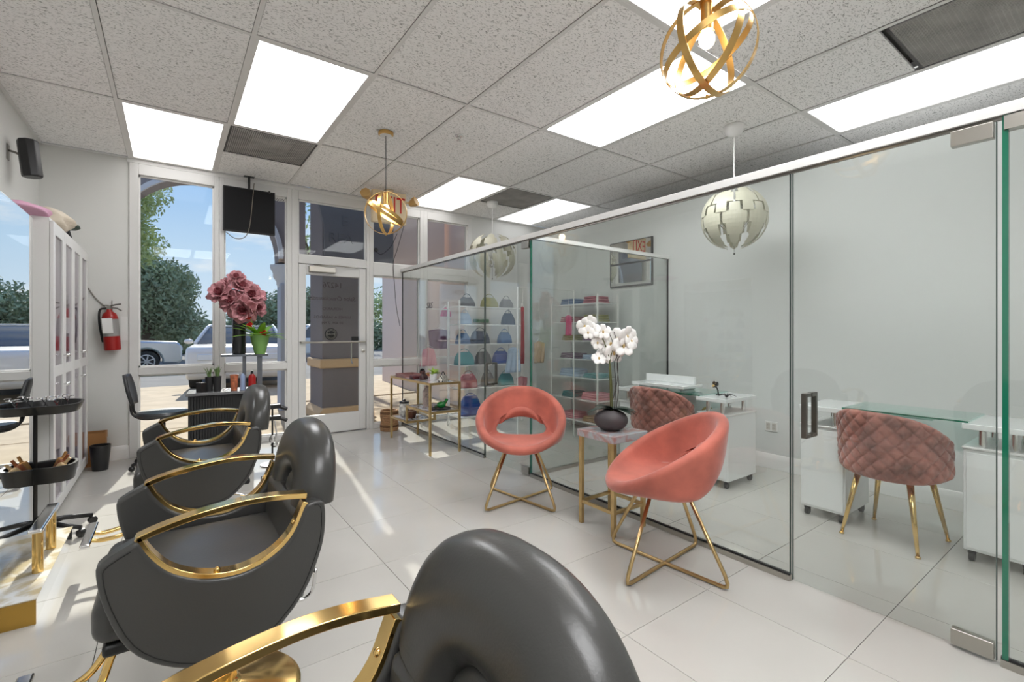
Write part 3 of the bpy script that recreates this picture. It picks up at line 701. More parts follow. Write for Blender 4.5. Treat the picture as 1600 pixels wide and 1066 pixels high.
# ------------------------------------------------------------------ coral lounge chairs
def lounge_chair():
    t = thing('lounge_chair', 'x', 'chair')
    # local: +x is forward
    def lerp3(th, F, Sd, B):
        c = cos(th); s = abs(sin(th))
        # smooth blend front->side->back
        if c >= 0: w = c ** 1.6; return F * w + Sd * (1 - w)
        w = (-c) ** 1.6; return B * w + Sd * (1 - w)
    def outer(th):
        x = 0.02 + 0.300 * cos(th) - (0.04 if cos(th) < 0 else 0) * abs(cos(th)); y = 0.345 * math.copysign(abs(sin(th)) ** 0.95, sin(th))
        c = cos(th); z = 0.638 - 0.200 * c + 0.0 * c * c - 0.008 * c ** 3
        return Vector((x, y, z))
    def inner(th):
        c = cos(th); return Vector((-0.155 + 0.10 * c, 0.235 * sin(th), 0.492 - 0.105 * c + 0.06 * c * c))
    def ctrl(th):
        c = cos(th); s = sin(th)
        x = (-0.02 + 0.20 * c) if c > 0 else (-0.02 + 0.27 * c)
        z = 0.395 + (0.03 * c if c > 0 else -0.16 * c)
        return Vector((x, 0.335 * s, z))
    def mid(u, w):
        th = 2 * pi * u; a, b, c = inner(th), ctrl(th), outer(th)
        return a * (1 - w) ** 2 + b * 2 * w * (1 - w) + c * w * w
    nu, nv = 64, 16; TH = 0.034
    V = []; F = []
    def nrm(u, w):
        e = 0.004
        w0, w1 = max(0, w - e), min(1, w + e)
        a = mid(u + e, w) - mid(u - e, w); b = mid(u, w1) - mid(u, w0)
        return a.cross(b).normalized()
    rows = []
    # closed cross-section: top side inner->outer, round rim, underside outer->inner, round rim
    prof = []
    for j in range(nv + 1): prof.append((j / nv, 1.0, 0.0))
    for k in range(1, 6): prof.append((1.0, cos(pi * k / 6), sin(pi * k / 6)))
    for j in range(nv, -1, -1): prof.append((j / nv, -1.0, 0.0))
    for k in range(1, 6): prof.append((0.0, -cos(pi * k / 6), -sin(pi * k / 6)))
    M = len(prof)
    for i in range(nu):
        u = i / nu
        for (w, sgn, ext) in prof:
            p = mid(u, w); n = nrm(u, w)
            wa = (mid(u, min(1, w + 0.01)) - mid(u, max(0, w - 0.01))).normalized()
            q = p + n * TH * sgn + wa * TH * ext; V.append(Vector((q.x * 0.86, q.y * 0.86, 0.555 + (q.z - 0.585) * 0.83)))
    for i in range(nu):
        for k in range(M): F.append([i * M + k, i * M + (k + 1) % M, ((i + 1) % nu) * M + (k + 1) % M, ((i + 1) % nu) * M + k])
    MB().add(V, F).build('bucket_shell', M_pink, t, smooth=True)
    MB().lathe([(0.0, 0.375), (0.12, 0.375), (0.155, 0.39), (0.155, 0.41), (0.12, 0.43), (0.0, 0.43)], 32, (0.0, 0, 0)).build('seat_underside', M_pink, t, smooth=True)
    r = 0.34
    for (sg, nm) in ((1, 'a'), (-1, 'b')):
        d = Vector((cos(sg * pi / 4), sin(sg * pi / 4), 0)); P = lambda q, z: (d.x * q, d.y * q, z)
        pts = [P(-0.13, 0.40), P(-r + 0.025, 0.07)] + [P(-r + 0.012, 0.035), P(-r + 0.014, 0.018), P(-r + 0.035, 0.011)] + [P(r - 0.035, 0.011), P(r - 0.014, 0.018), P(r - 0.012, 0.035)] + [P(r - 0.025, 0.07), P(0.13, 0.40)]
        MB().tube(pts, 0.0095, 10).build('wire_leg', M_brass, t, smooth=True)
    return t
lc = lounge_chair(); lc.location = (2.05, 2.71, 0); lc.rotation_euler = (0, 0, R(-128)); lc['label'] = 'coral velvet bucket chair facing the camera, its oval back opening in full view'; lc['group'] = 'coral bucket chairs'
place(lc, (2.09, 1.515, 0), R(140), 'coral velvet bucket chair seen from the side, to the right of the orchid table')

# ------------------------------------------------------------------ plant table with orchid
pt = thing('plant_table', 'small square brass side table with mottled pink and grey top between the coral chairs', 'side table', (2.265, 2.035, 0))
h = 0.135
for sx in (-1, 1):
    for sy in (-1, 1): MB().box(sx * h - 0.0125, sx * h + 0.0125, sy * h - 0.0125, sy * h + 0.0125, 0, 0.555).build('leg', M_brass, pt, bevel=0.002)
for s in (-1, 1):
    MB().box(-h + 0.0125, h - 0.0125, s * h - 0.008, s * h + 0.008, 0.13, 0.15).build('stretcher', M_brass, pt)
    MB().box(s * h - 0.008, s * h + 0.008, -h + 0.0125, h - 0.0125, 0.13, 0.15).build('stretcher', M_brass, pt)
def marble(name, c1, c2, scale, rough=0.1):
    m = bpy.data.materials.new(name); m.use_nodes = True; t = m.node_tree; b = t.nodes['Principled BSDF']; b.inputs['Roughness'].default_value = rough
    c = N(t, 'ShaderNodeTexCoord'); n = N(t, 'ShaderNodeTexNoise', Scale=scale, Detail=6.0, Distortion=2.5)
    r = N(t, 'ShaderNodeValToRGB'); r.color_ramp.elements[0].position = 0.42; r.color_ramp.elements[0].color = c1; r.color_ramp.elements[1].position = 0.56; r.color_ramp.elements[1].color = c2
    t.links.new(c.outputs['Object'], n.inputs['Vector']); t.links.new(n.outputs['Fac'], r.inputs[0]); t.links.new(r.outputs[0], b.inputs['Base Color']); MATS[name] = m
    return m
M_mott = marble('mottled mirror stone', srgb(168, 132, 128), srgb(168, 172, 176), 5.0)
M_marble = marble('grey marble', srgb(120, 118, 124), srgb(215, 213, 214), 6.0)
MB().box(-h - 0.02, h + 0.02, -h - 0.02, h + 0.02, 0.555, 0.60).build('table_top', M_mott, pt, bevel=0.003)
oc = thing('potted_orchid', 'white orchid in a round ribbed dark pot on the brass side table', 'plant', (2.255, 2.035, 0.60))
prof = []
for k in range(43):
    a = -pi / 2 + pi * k / 42 * 0.86
    rr = 0.098 * cos(a) + 0.006; zz = 0.064 + 0.066 * sin(a)
    prof.append((max(rr + (0.0028 if k % 2 else 0), 0.03), zz))
prof += [(0.045, 0.128), (0.045, 0.11), (0.0, 0.11)]
MB().lathe([(0.0, 0.0), (0.05, 0.0)] + prof[8:], 40).build('pot', mat('ribbed charcoal ceramic', srgb(72, 66, 68), 0.55), oc, smooth=True)
cv = Vector((0.809, -0.588, 0))   # across the line of sight
def P(a, z, b=0.0): return Vector((cv.x * a - cv.y * 0 * b, cv.y * a, z)) + Vector((0.588, 0.809, 0)) * b
sm = mat('orchid stem', srgb(88, 92, 50), 0.6)
for pts, r in (([P(0.0, 0.10), P(-0.004, 0.30), P(-0.006, 0.44), P(0.03, 0.55), P(0.07, 0.53, -0.03)], 0.005), ([P(0.012, 0.10, 0.01), P(0.004, 0.3), P(-0.012, 0.46), P(-0.06, 0.59), P(-0.12, 0.63)], 0.004)):
    MB().tube(spline(pts, 6), r, 8).build('stem', sm, oc, smooth=True)
tw = mat('dark twig', srgb(50, 40, 38), 0.8)
for pts in ([P(0.02, 0.1), P(0.03, 0.3), P(0.022, 0.42), P(0.05, 0.5), P(0.02, 0.62)], [P(0.03, 0.1), P(0.05, 0.28), P(0.04, 0.42), P(0.07, 0.5)], [P(0.015, 0.2), P(0.045, 0.35), P(0.03, 0.5), P(-0.03, 0.66)]):
    MB().tube(spline(pts, 5), 0.0022, 6).build('twig', tw, oc, smooth=True)
def leaf_mesh(L, w, m_, parent, base, yaw, pitch, curl=0.4, name='leaf', th=0.0):
    def fn(u, v):
        s = (v - 0.5) * 2; wd = w * (sin(pi * min(1, u * 0.93 + 0.07)) ** 0.7)
        return (L * u, s * wd, -curl * L * u * u + abs(s) * wd * 0.25)
    g = MB().grid(fn, 8, 4)
    mtx = Matrix.Translation(base) @ Matrix.Rotation(yaw, 4, 'Z') @ Matrix.Rotation(-pitch, 4, 'Y')
    g.v = [mtx @ p for p in g.v]
    return g.build(name, m_, parent, smooth=True, solid=0.002)
for yaw, L, pit in ((R(-50), 0.12, 0.4), (R(-20), 0.13, 0.25), (R(150), 0.13, 0.35), (R(165), 0.10, 0.7), (R(-80), 0.11, 0.35), (R(70), 0.1, 0.4)):
    leaf_mesh(L * 1.15, 0.036, M_dkleaf, oc, (0.01, 0, 0.125), yaw, pit, 0.5)
def orchid_flower(c, face, s, parent):
    q = face.to_track_quat('Z', 'Y').to_matrix().to_4x4(); mb = MB()
    for k in range(5):
        a = 2 * pi * k / 5 + pi / 2; wide = 0.62 if k in (1, 4) else 0.42
        def fn(u, v, a=a, wide=wide):
            s_ = (v - 0.5) * 2; r = s * u; w = s * wide * sin(pi * (u * 0.86 + 0.06)) ** 0.6
            x = r; y = s_ * w; z = 0.18 * s * sin(u * 2.2) - abs(s_) * w * 0.2
            return (x * cos(a) - y * sin(a), x * sin(a) + y * cos(a), z)
        mb.grid(fn, 6, 4)
    mb.v = [Matrix.Translation(c) @ q @ p for p in mb.v]
    fl = mb.build('bloom', M_petal, parent, smooth=True, solid=0.0008)
    MB().ball((0, 0, 0), s * 0.13, s * 0.13, s * 0.2, 8, 6, mtx=None).build('lip', mat('orchid lip', srgb(200, 170, 110), 0.5), fl).location = Vector(c) + face * s * 0.1
rnd = random.Random(3)
cf = Vector((-0.588, -0.809, 0.0))
for (a, z, s) in ((-0.165, 0.625, 0.042), (-0.135, 0.65, 0.04), (-0.115, 0.60, 0.04), (-0.15, 0.585, 0.036), (-0.075, 0.565, 0.045), (-0.085, 0.52, 0.036), (-0.05, 0.59, 0.04),
                  (0.005, 0.51, 0.058), (0.045, 0.54, 0.06), (0.095, 0.56, 0.055), (0.125, 0.53, 0.042), (0.02, 0.455, 0.05), (-0.03, 0.44, 0.045), (0.075, 0.50, 0.055), (-0.075, 0.42, 0.038)):
    z += 0.03; s *= 1.3; fc = (cf + Vector((rnd.uniform(-.5, .5), rnd.uniform(-.5, .5), rnd.uniform(-.4, .4)))).normalized()
    orchid_flower(P(a, z, rnd.uniform(-0.03, 0.03)), fc, s, oc)

# ------------------------------------------------------------------ quilted chairs and nail desks
def quilt_chair():
    t = thing('quilted_chair', 'x', 'chair')      # +x forward; we mostly see the back
    r = 0.252
    def back(u, v, off):
        a = pi + (u - 0.5) * R(185); s = abs(u - 0.5) * 2
        zt = 0.768 - 0.15 * s ** 2.6 - 0.035 * (u - 0.5); zb = 0.375 + 0.055 * s ** 3
        edge = min(1, (min(v, 1 - v) / 0.10)); edge = math.sqrt(max(0, 1 - (1 - edge) ** 2)); eu = min(1, (0.5 - abs(u - 0.5)) / 0.05); eu = math.sqrt(max(0, 1 - (1 - eu) ** 2))
        edge *= eu
        z = zb + (zt - zb) * v; q = 0.0
        if off > 0:
            la = a * r / 0.074; lz = z / 0.084
            g1 = abs(((la + lz) % 1) - 0.5) * 2; g2 = abs(((la - lz) % 1) - 0.5) * 2
            q = -0.012 * (max(0, 1 - (1 - g1) / 0.16) + max(0, 1 - (1 - g2) / 0.16)) + 0.006 * (1 - g1) * (1 - g2)
        rr = r + off * edge + q * edge - (0.03 * v) * 0 
        return (rr * cos(a) * 0.94 + 0.02 - 0.06 * (v - 0.2) * (1 - s * s), rr * sin(a), z)
    mb = MB(); mb.grid(lambda u, v: back(u, v, 0.026), 120, 56); mb.grid(lambda u, v: back(u, v, -0.026), 40, 16)
    mb.build('backrest', M_mauve, t, smooth=True)
    def seat(u, v):
        a = 2 * pi * u; R0 = 0.232
        e = v * 2 - 1; w = math.sqrt(max(0, 1 - abs(e) ** 4))
        return (R0 * w * cos(a) + 0.02, R0 * w * sin(a), 0.42 + 0.05 * e)
    MB().grid(seat, 40, 14, True).build('seat', M_mauve, t, smooth=True)
    for sx in (-1, 1):
        for sy in (-1, 1):
            top = Vector((sx * 0.135 + 0.01, sy * 0.125, 0.385)); bot = Vector((sx * 0.205 + 0.01, sy * 0.185, 0.008))
            lg = MB().tube([top, (top + bot) / 2, bot], 0.01, 14, rr=[0.0175, 0.013, 0.0085]).build('leg', M_gold, t, smooth=True)
            MB().lathe([(0.0, 0), (0.013, 0), (0.013, 0.008), (0.009, 0.012), (0, 0.012)], 14, (bot.x, bot.y, 0)).build('foot', M_gold, lg, smooth=True)
    return t
qc = quilt_chair(); qc.location = (3.465, 0.92, 0); qc.rotation_euler = (0, 0, R(-6)); qc['label'] = 'dusty rose quilted chair behind the right glass door, in full view'; qc['group'] = 'dusty rose quilted chairs'
place(qc, (3.42, 2.50, 0), R(10), 'dusty rose quilted chair half hidden behind the coral chair and side table')

def nail_desk(y0, y1, x0, x1, label, zt, loc_label=None, tall=0.13):
    """long side along y; drawers at both ends; glass bridge between"""
    t = thing('nail_desk', label, 'desk', ((x0 + x1) / 2, (y0 + y1) / 2, 0), 0, 'white nail desks')
    L = (y1 - y0) / 2; w = (x1 - x0) / 2; uw = 0.27 if L < 0.6 else 0.30; zu = zt - 0.125
    for s in (-1, 1):
        a, b = sorted((s * L, s * (L - uw)))
        a += 0.01 if s < 0 else 0; b -= 0.01 if s > 0 else 0
        c = MB().box(-w + 0.03, w - 0.01, a, b, 0.06, zu - 0.012).build('cabinet', M_gloss, t, bevel=0.003)
        MB().box(-w + 0.024, -w + 0.029, a + 0.012, b - 0.012, 0.075, zu - 0.03).build('door', M_gloss, c, bevel=0.002)
        MB().box(-w + 0.02, w, a - 0.004, b + 0.004, zu - 0.011, zu).build('cabinet_top', M_white, c, bevel=0.002)
        for cx in (-w + 0.06, w - 0.05):
            for cy in (a + 0.03, b - 0.03):
                MB().lathe([(0, -0.012), (0.022, -0.012), (0.025, -0.008), (0.025, 0.008), (0.022, 0.012), (0, 0.012)], 16, mtx=Matrix.Translation((cx, cy, 0.025)) @ Matrix.Rotation(pi / 2, 4, 'X')).box(cx - 0.012, cx + 0.012, cy - 0.016, cy + 0.016, 0.04, 0.06).build('caster', M_black, t, auto=True)
        st = MB()
        for cx in (-w + 0.07, w - 0.07):
            for cy in (a + 0.07, b - 0.07):
                st.v, st.f = [], []
                st.lathe([(0.0, zu), (0.017, zu), (0.017, zt - 0.03), (0.0, zt - 0.03)], 18, (cx, cy, 0)).build('standoff', M_chrome, t, auto=True)
        MB().box(-w, w, a - (0.0 if s > 0 else 0), b, zt - 0.03, zt).build('desk_top', M_gloss, t, bevel=0.003)
    MB().box(-w + 0.03, w - 0.005, -L + uw - 0.02, L - uw + 0.02, zt + 0.0005, zt + 0.009).build('glass_bridge', M_tglass, t)
    MB().box(-w + 0.026, -w + 0.030, -L + uw - 0.02, L - uw + 0.02, zt + 0.0005, zt + 0.009).build('green_edge', M_edge, t)
    MB().box(w - 0.05, w - 0.03, -L + uw, L - uw, zu - 0.10, zt - 0.03).build('back_panel', M_gloss, t)
    MB().box(-0.07, 0.07, -0.12, 0.12, zt - 0.028, zt - 0.001).build('extractor_tray', mat('pale green tray', srgb(150, 185, 178), 0.3), t, bevel=0.003)
    return t
nail_desk(1.93, 3.03, 3.44, 3.90, 'white nail desk in the corner room behind the side table, two wheeled cabinets', 0.70)
nail_desk(0.34, 1.42, 3.40, 3.84, 'white nail desk at right behind the glass door and quilted chair', 0.735)
ws = thing('wrist_rest_shelf', 'white raised shelf with upright back board on the far nail desk', 'shelf', (3.66, 2.66, 0.711))
MB().box(-0.14, 0.14, -0.30, 0.26, 0.02, 0.045).box(-0.10, 0.10, -0.25, -0.235, 0, 0.02).box(-0.10, 0.10, 0.20, 0.215, 0, 0.02).build('shelf_board', M_gloss, ws, bevel=0.003)
MB().box(0.05, 0.07, -0.28, 0.24, 0.046, 0.115).build('back_board', M_gloss, ws, bevel=0.003)
lamp = thing('flower_ornament', 'small black artificial flower standing on the near end of the far desk', 'ornament', (3.66, 2.13, 0.70))
MB().tube([(0, 0, 0.0), (0.005, 0.01, 0.04), (-0.01, 0.02, 0.075)], 0.006, 8).lathe([(0, 0), (0.022, 0), (0.02, 0.005), (0, 0.006)], 14).build('stem', M_black, lamp, smooth=True)
pb = MB()
for k in range(7): pb.ball((-0.01 + 0.022 * cos(k), 0.02 + 0.022 * sin(k * 1.3), 0.085 + 0.012 * sin(k * 2.1)), 0.018, 0.012, 0.016, 10, 6)
pb.build('petals', M_black, lamp, smooth=True)
sp = MB()
for k in range(8):
    a = 2 * pi * k / 8 + 0.3; sp.tube([(0, 0, 0.006), (0.03 * cos(a), 0.03 * sin(a), 0.028), (0.075 * cos(a), 0.075 * sin(a), 0.012)], 0.002, 5, rr=[0.004, 0.003, 0.001])
sp.ball((0, 0, 0.009), 0.011, 0.011, 0.008, 10, 6)
o = tag(sp.build('hair_clip', M_black), 'black spidery clip lying flat on the far nail desk end', 'clip'); o.location = (3.57, 2.01, 0.70)
bg_ = thing('folded_bag', 'blue and ochre patterned bag on a low box under the far nail desk', 'bag', (3.74, 2.29, 0.0))
MB().box(-0.12, 0.12, -0.07, 0.13, 0.0, 0.40).build('box_stand', mat('dim grey board', srgb(120, 125, 130), 0.7), bg_, bevel=0.01)
MB().ball((0, 0.02, 0.45), 0.11, 0.10, 0.055, 14, 8).build('bag_body', mat('ultramarine cloth', srgb(40, 80, 140), 0.8), bg_, smooth=True)
MB().ball((-0.01, -0.02, 0.53), 0.06, 0.05, 0.05, 12, 8).build('bag_top', mat('ochre cloth', srgb(150, 120, 60), 0.8), bg_, smooth=True)
# outlet on the back wall
ol = thing('wall_outlet', 'white double power outlet on the wall beside the far nail desk', 'outlet', (XR - 0.001, 2.03, 0.375))
MB().box(-0.006, 0, -0.055, 0.055, -0.045, 0.045).build('plate', M_white, ol, bevel=0.003)
for s in (-1, 1):
    so = MB().box(-0.0085, -0.006, s * 0.025 - 0.017, s * 0.025 + 0.017, -0.032, 0.032).build('socket', mat('ivory', srgb(205, 200, 192), 0.4), ol, bevel=0.002)
    MB().box(-0.0092, -0.0084, s * 0.025 - 0.009, s * 0.025 - 0.006, 0.006, 0.02).box(-0.0092, -0.0084, s * 0.025 + 0.006, s * 0.025 + 0.009, 0.006, 0.02).box(-0.0092, -0.0084, s * 0.025 - 0.009, s * 0.025 - 0.006, -0.02, -0.006).box(-0.0092, -0.0084, s * 0.025 + 0.006, s * 0.025 + 0.009, -0.02, -0.006).build('slot', M_black, so)
pic = thing('wall_frame', 'black edged mirrored frame high on the back wall above the cross glass', 'frame', (XR - 0.002, 3.50, 2.0))
MB().box(-0.02, 0, -0.20, 0.42, -0.25, 0.29).build('backing', M_black, pic, bevel=0.002)
for zz in (-0.23, 0.035): MB().box(-0.024, -0.021, -0.185, 0.405, zz, zz + 0.245).build('mirror_panel', M_mirror, pic)

# ------------------------------------------------------------------ pendant lamps
def orb_pendant(label, x, y, z, r, tilts, band=0.011, seed=0, cord_to=None):
    t = thing('orb_pendant', label, 'pendant lamp', (x, y, ZC), 0, 'gold ring pendants')
    MB().lathe([(0.0, 0), (0.062, 0), (0.062, -0.022), (0.055, -0.028), (0.0, -0.028)][::-1], 32).build('canopy', M_ring, t, auto=True)
    MB().lathe([(0.0, -0.031), (0.05, -0.031), (0.05, -0.028), (0.0, -0.028)], 32).build('canopy_plate', M_white, t)
    MB().tube([(0, 0, -0.03), (0, 0, z + r - ZC + 0.0)], 0.0035, 8).build('cord', M_matblack, t)
    zc = z - ZC
    for (ax, ay, az, rs) in tilts:
        m = Matrix.Rotation(az, 4, 'Z') @ Matrix.Rotation(ay, 4, 'Y') @ Matrix.Rotation(ax, 4, 'X')   # order: x, y, z
        pts = []; ups = []
        for k in range(56):
            a = 2 * pi * k / 56; pts.append(Vector((0, 0, zc)) + m @ Vector((r * rs * cos(a), r * rs * sin(a), 0))); ups.append(m @ Vector((0, 0, 1)))
        MB().tube(pts, 0, closed=True, flat=(band, 0.0016), up=ups).build('ring', M_ring, t, auto=True)
    MB().lathe([(0, 0), (0.024, 0), (0.024, -0.105), (0, -0.105)][::-1], 20, (0, 0, zc + r * 0.96)).build('socket', M_ring, t, auto=True)
    MB().ball((0, 0, zc + r * 0.96 - 0.135), 0.029, 0.029, 0.034, 16, 12).build('bulb', M_bulb, t, smooth=True)
    MB().ball((0, 0, zc - r - 0.004), 0.007, 0.007, 0.009, 10, 6).build('finial', M_ring, t, smooth=True)
    return t
orb_pendant('large near gold ring pendant with lit bulb, at the top centre right', 1.655, 1.01, 2.30, 0.178, [(R(82), 0, R(2), 1.0), (R(98), 0, R(-72), 0.985), (R(-10), R(-26), R(-36), 0.97), (R(75), 0, R(-110), 0.955)], 0.013)
orb_pendant('smaller far gold ring pendant hanging in front of the exit sign', 1.464, 3.817, 2.222, 0.176, [(pi / 2, 0, R(-36), 1.0), (pi / 2, 0, R(50), 1.0), (R(8), R(34), R(-30), 0.985), (R(-4), R(30), R(-30), 0.9)], 0.014)

M_cream = mat('cream lamp shard', srgb(204, 201, 182), 0.35)
M_silverin = mat('silver shard inside', (0.75, 0.75, 0.76), 0.22, 1.0)
def shard_lamp(label, x, y, z, r, open_):
    t = thing('shard_pendant', label, 'pendant lamp', (x, y, ZC), 0, 'white shard globe pendants')
    MB().lathe([(0.0, 0), (0.075, 0), (0.074, -0.03), (0.06, -0.065), (0.03, -0.085), (0.0, -0.088)][::-1], 32).build('canopy', M_white, t, auto=True)
    zc = z - ZC
    MB().tube([(0, 0, -0.085), (0, 0, zc + r * 0.2)], 0.0045, 8).build('cord', M_white, t)
    nl = 8
    for k in range(nl):
        a0 = 2 * pi * k / nl
        for half in (0, 1):       # upper and lower leaf of each shard
            mb = MB(); n = 5 if half else 6
            def P_(lon, lat, rr=r):
                return (rr * cos(lat) * cos(lon), rr * cos(lat) * sin(lon), rr * sin(lat))
            rows = [(-74, -60, 0.30), (-60, -40, 0.52), (-40, -18, 0.70), (-18, 4, 0.94), (4, 20, 0.42)] if half else [(2, 20, 0.42), (20, 42, 0.94), (42, 60, 0.66), (60, 76, 0.4)]
            aa = a0 + (pi / nl if half else 0) + 0.12
            for (l0, l1, wd) in rows:
                hw = (pi / nl) * wd; m_ = 5
                if half: hw *= 0.98
                for q in range(m_):
                    for s_ in range(3):
                        la, lb = R(l0 + (l1 - l0) * s_ / 3), R(l0 + (l1 - l0) * (s_ + 1) / 3)
                        if abs(la) > abs(lb): pass
                        ua, ub = aa - hw + 2 * hw * q / m_, aa - hw + 2 * hw * (q + 1) / m_
                        mb.add([P_(ua, la), P_(ub, la), P_(ub, lb), P_(ua, lb)], [[0, 1, 2, 3]])
            d = Vector((cos(aa), sin(aa), 0)) * open_ * r + Vector((0, 0, (open_ * r * 0.5) * (-1 if half else 1)))
            if not half: d += Vector((0, 0, 0))
            mb.v = [p * (0.985 if half else 1.0) + d + Vector((0, 0, zc)) for p in mb.v]
            o = mb.build('shard', [M_cream], t, smooth=False, solid=0.0035)
            me = o.data
            bm = bmesh.new(); bm.from_mesh(me); bmesh.ops.remove_doubles(bm, verts=bm.verts, dist=0.0002); bm.to_mesh(me); bm.free()
            o.modifiers['solid'].offset = -1
    fr = MB()
    for k in range(nl):
        a = 2 * pi * k / nl + pi / nl
        fr.tube([(0.03 * cos(a), 0.03 * sin(a), zc + r * 0.55), (r * 0.55 * cos(a), r * 0.55 * sin(a), zc), (0.03 * cos(a), 0.03 * sin(a), zc - r * 0.55)], 0.003, 5)
    for zz in (0.5, -0.5): fr.lathe([(0, zz * r), (0.04, zz * r), (0.04, zz * r + 0.02), (0, zz * r + 0.02)], 16, (0, 0, zc))
    fr.build('inner_frame', M_silverin, t)
    MB().ball((0, 0, zc + r * 0.1), 0.045, 0.045, 0.06, 16, 10).build('bulb', M_white, t, smooth=True)
    MB().tube([(0, 0, zc - r * 0.5), (0, 0, zc - r - 0.03)], 0.0012, 5).lathe([(0, 0), (0.006, 0.003), (0.006, 0.012), (0, 0.015)], 10, (0, 0, zc - r - 0.045)).build('pull_string', M_matblack, t)
    return t
shard_lamp('closed cream shard globe pendant hanging inside the right glass room', 3.715, 2.028, 2.145, 0.25, 0.02)
shard_lamp('opened shard globe pendant in the far glass room near the windows', 3.36, 5.05, 2.20, 0.255, 0.20)

# ------------------------------------------------------------------ ceiling sprinkler and exit sign, tv
sk = thing('sprinkler', 'small chrome fire sprinkler head between the gold pendant and the bright panel', 'sprinkler', (1.993, 3.512, ZC))
MB().lathe([(0.0, -0.006), (0.03, -0.006), (0.034, 0.0), (0.0, 0.0)], 24).build('escutcheon', M_chrome, sk, auto=True)
MB().lathe([(0.0, -0.045), (0.02, -0.045), (0.02, -0.042), (0.006, -0.04), (0.004, -0.02), (0.012, -0.006), (0, -0.006)], 12).tube([(0.012, 0, -0.006), (0.016, 0, -0.025), (0.004, 0, -0.04)], 0.002, 5).tube([(-0.012, 0, -0.006), (-0.016, 0, -0.025), (-0.004, 0, -0.04)], 0.002, 5).build('head', M_chrome, sk, smooth=True)
M_cr = mat('aged cream plastic', srgb(226, 205, 170), 0.5)
M_red = mat('exit red', srgb(205, 35, 30), 0.5)
ex = thing('exit_sign', 'cream emergency exit sign with red letters and two lamp heads, behind the gold pendant', 'sign', (2.08, 5.33, 2.70))
MB().box(-0.205, 0.205, -0.035, 0.035, -0.20, 0.17).box(-0.05, 0.05, -0.03, 0.03, 0.17, 0.199).build('sign_box', M_cr, ex, bevel=0.006)
text('EXIT', 0.27, (0, -0.0365, -0.07), (pi / 2, 0, 0), M_red, 'lettering', ex, ext=0.002, sx=0.68)
for s in (-1, 1):
    mtx = Matrix.Translation((s * 0.285, -0.05, 0.08)) @ Matrix.Rotation(s * 0.6, 4, 'Z') @ Matrix.Rotation(R(70), 4, 'X')
    hd = MB().lathe([(0.0, -0.05), (0.03, -0.05), (0.055, 0.01), (0.06, 0.05), (0.0, 0.05)], 8, mtx=mtx).build('lamp_head', mat('amber plastic', srgb(205, 165, 105), 0.45), ex, bevel=0.003)
    MB().tube([(s * 0.20, 0, 0.08), (s * 0.26, -0.02, 0.08)], 0.015, 8).build('bracket', M_cr, ex)
tv = thing('television', 'black television screen hung high inside the second window', 'television', (0.685, YW - 0.10, 2.52))
MB().box(-0.245, 0.245, -0.025, 0.025, -0.235, 0.235).build('casing', M_matblack, tv, bevel=0.004)
MB().box(-0.235, 0.235, -0.0275, -0.0255, -0.222, 0.225).build('screen', mat('dark screen', (0.012, 0.012, 0.013), 0.6, spec=0.15), tv)
MB().box(-0.05, 0.05, 0.025, 0.06, -0.1, 0.1).tube([(0, 0.03, 0.1), (0, 0.03, 0.376)], 0.012, 8).box(-0.05, 0.05, 0.0, 0.06, 0.376, 0.3795).build('mount', M_black, tv)
MB().tube(spline([(0.04, -0.035, 0.30), (0.02, -0.035, 0.05), (-0.005, -0.032, -0.18), (-0.05, -0.03, -0.29), (-0.14, -0.03, -0.31), (-0.22, -0.02, -0.25)], 6), 0.004, 6).build('cable', mat('grey cable', srgb(120, 112, 100), 0.6), tv, smooth=True)
MB().ball((0.185, -0.045, 0.225), 0.012, 0.012, 0.015, 8, 6).build('camera_bulb', M_black, tv, smooth=True)
# lace valance over the second window
lv = MB()
for k in range(24):
    x = 0.48 + 0.58 * k / 23; lv.tube([(x + 0.013 * cos(a), YW - 0.012, 2.745 + 0.018 * sin(a)) for a in [2 * pi * q / 8 for q in range(8)]], 0.0035, 4, True)
    lv.tube([(x + 0.010 * cos(a), YW - 0.012, 2.712 + 0.013 * sin(a)) for a in [2 * pi * q / 8 for q in range(8)]], 0.0035, 4, True)
lv.box(0.47, 1.07, YW - 0.014, YW - 0.010, 2.762, 2.775)
tag(lv.build('lace_valance', mat('white lace', srgb(225, 222, 216), 0.8)), 'white scalloped lace strip along the top of the second window', 'valance')
# loose wires by the exit sign
cab = mat('dark wire', srgb(60, 55, 52), 0.6)
tag(MB().tube(spline([(2.46, YW - 0.06, 2.60), (2.38, YW - 0.04, 2.3), (2.33, YW - 0.03, 2.12), (2.34, YW - 0.03, 1.9), (2.37, YW - 0.03, 1.55), (2.42, YW - 0.03, 1.30)], 6), 0.004, 6).build('hanging_wire', cab, smooth=True), 'thin dark wire hanging down from the exit sign over the sidelight', 'wire')
tag(MB().tube(spline([(2.38, YW - 0.03, 2.50), (2.30, YW - 0.03, 2.33), (2.18, YW - 0.03, 2.215), (2.11, YW - 0.03, 2.23)], 6), 0.004, 6).ball((2.10, YW - 0.035, 2.26), 0.028, 0.02, 0.028, 12, 8).build('door_buzzer', M_black, smooth=True), 'round black door sensor with a short wire beside the transom', 'sensor')

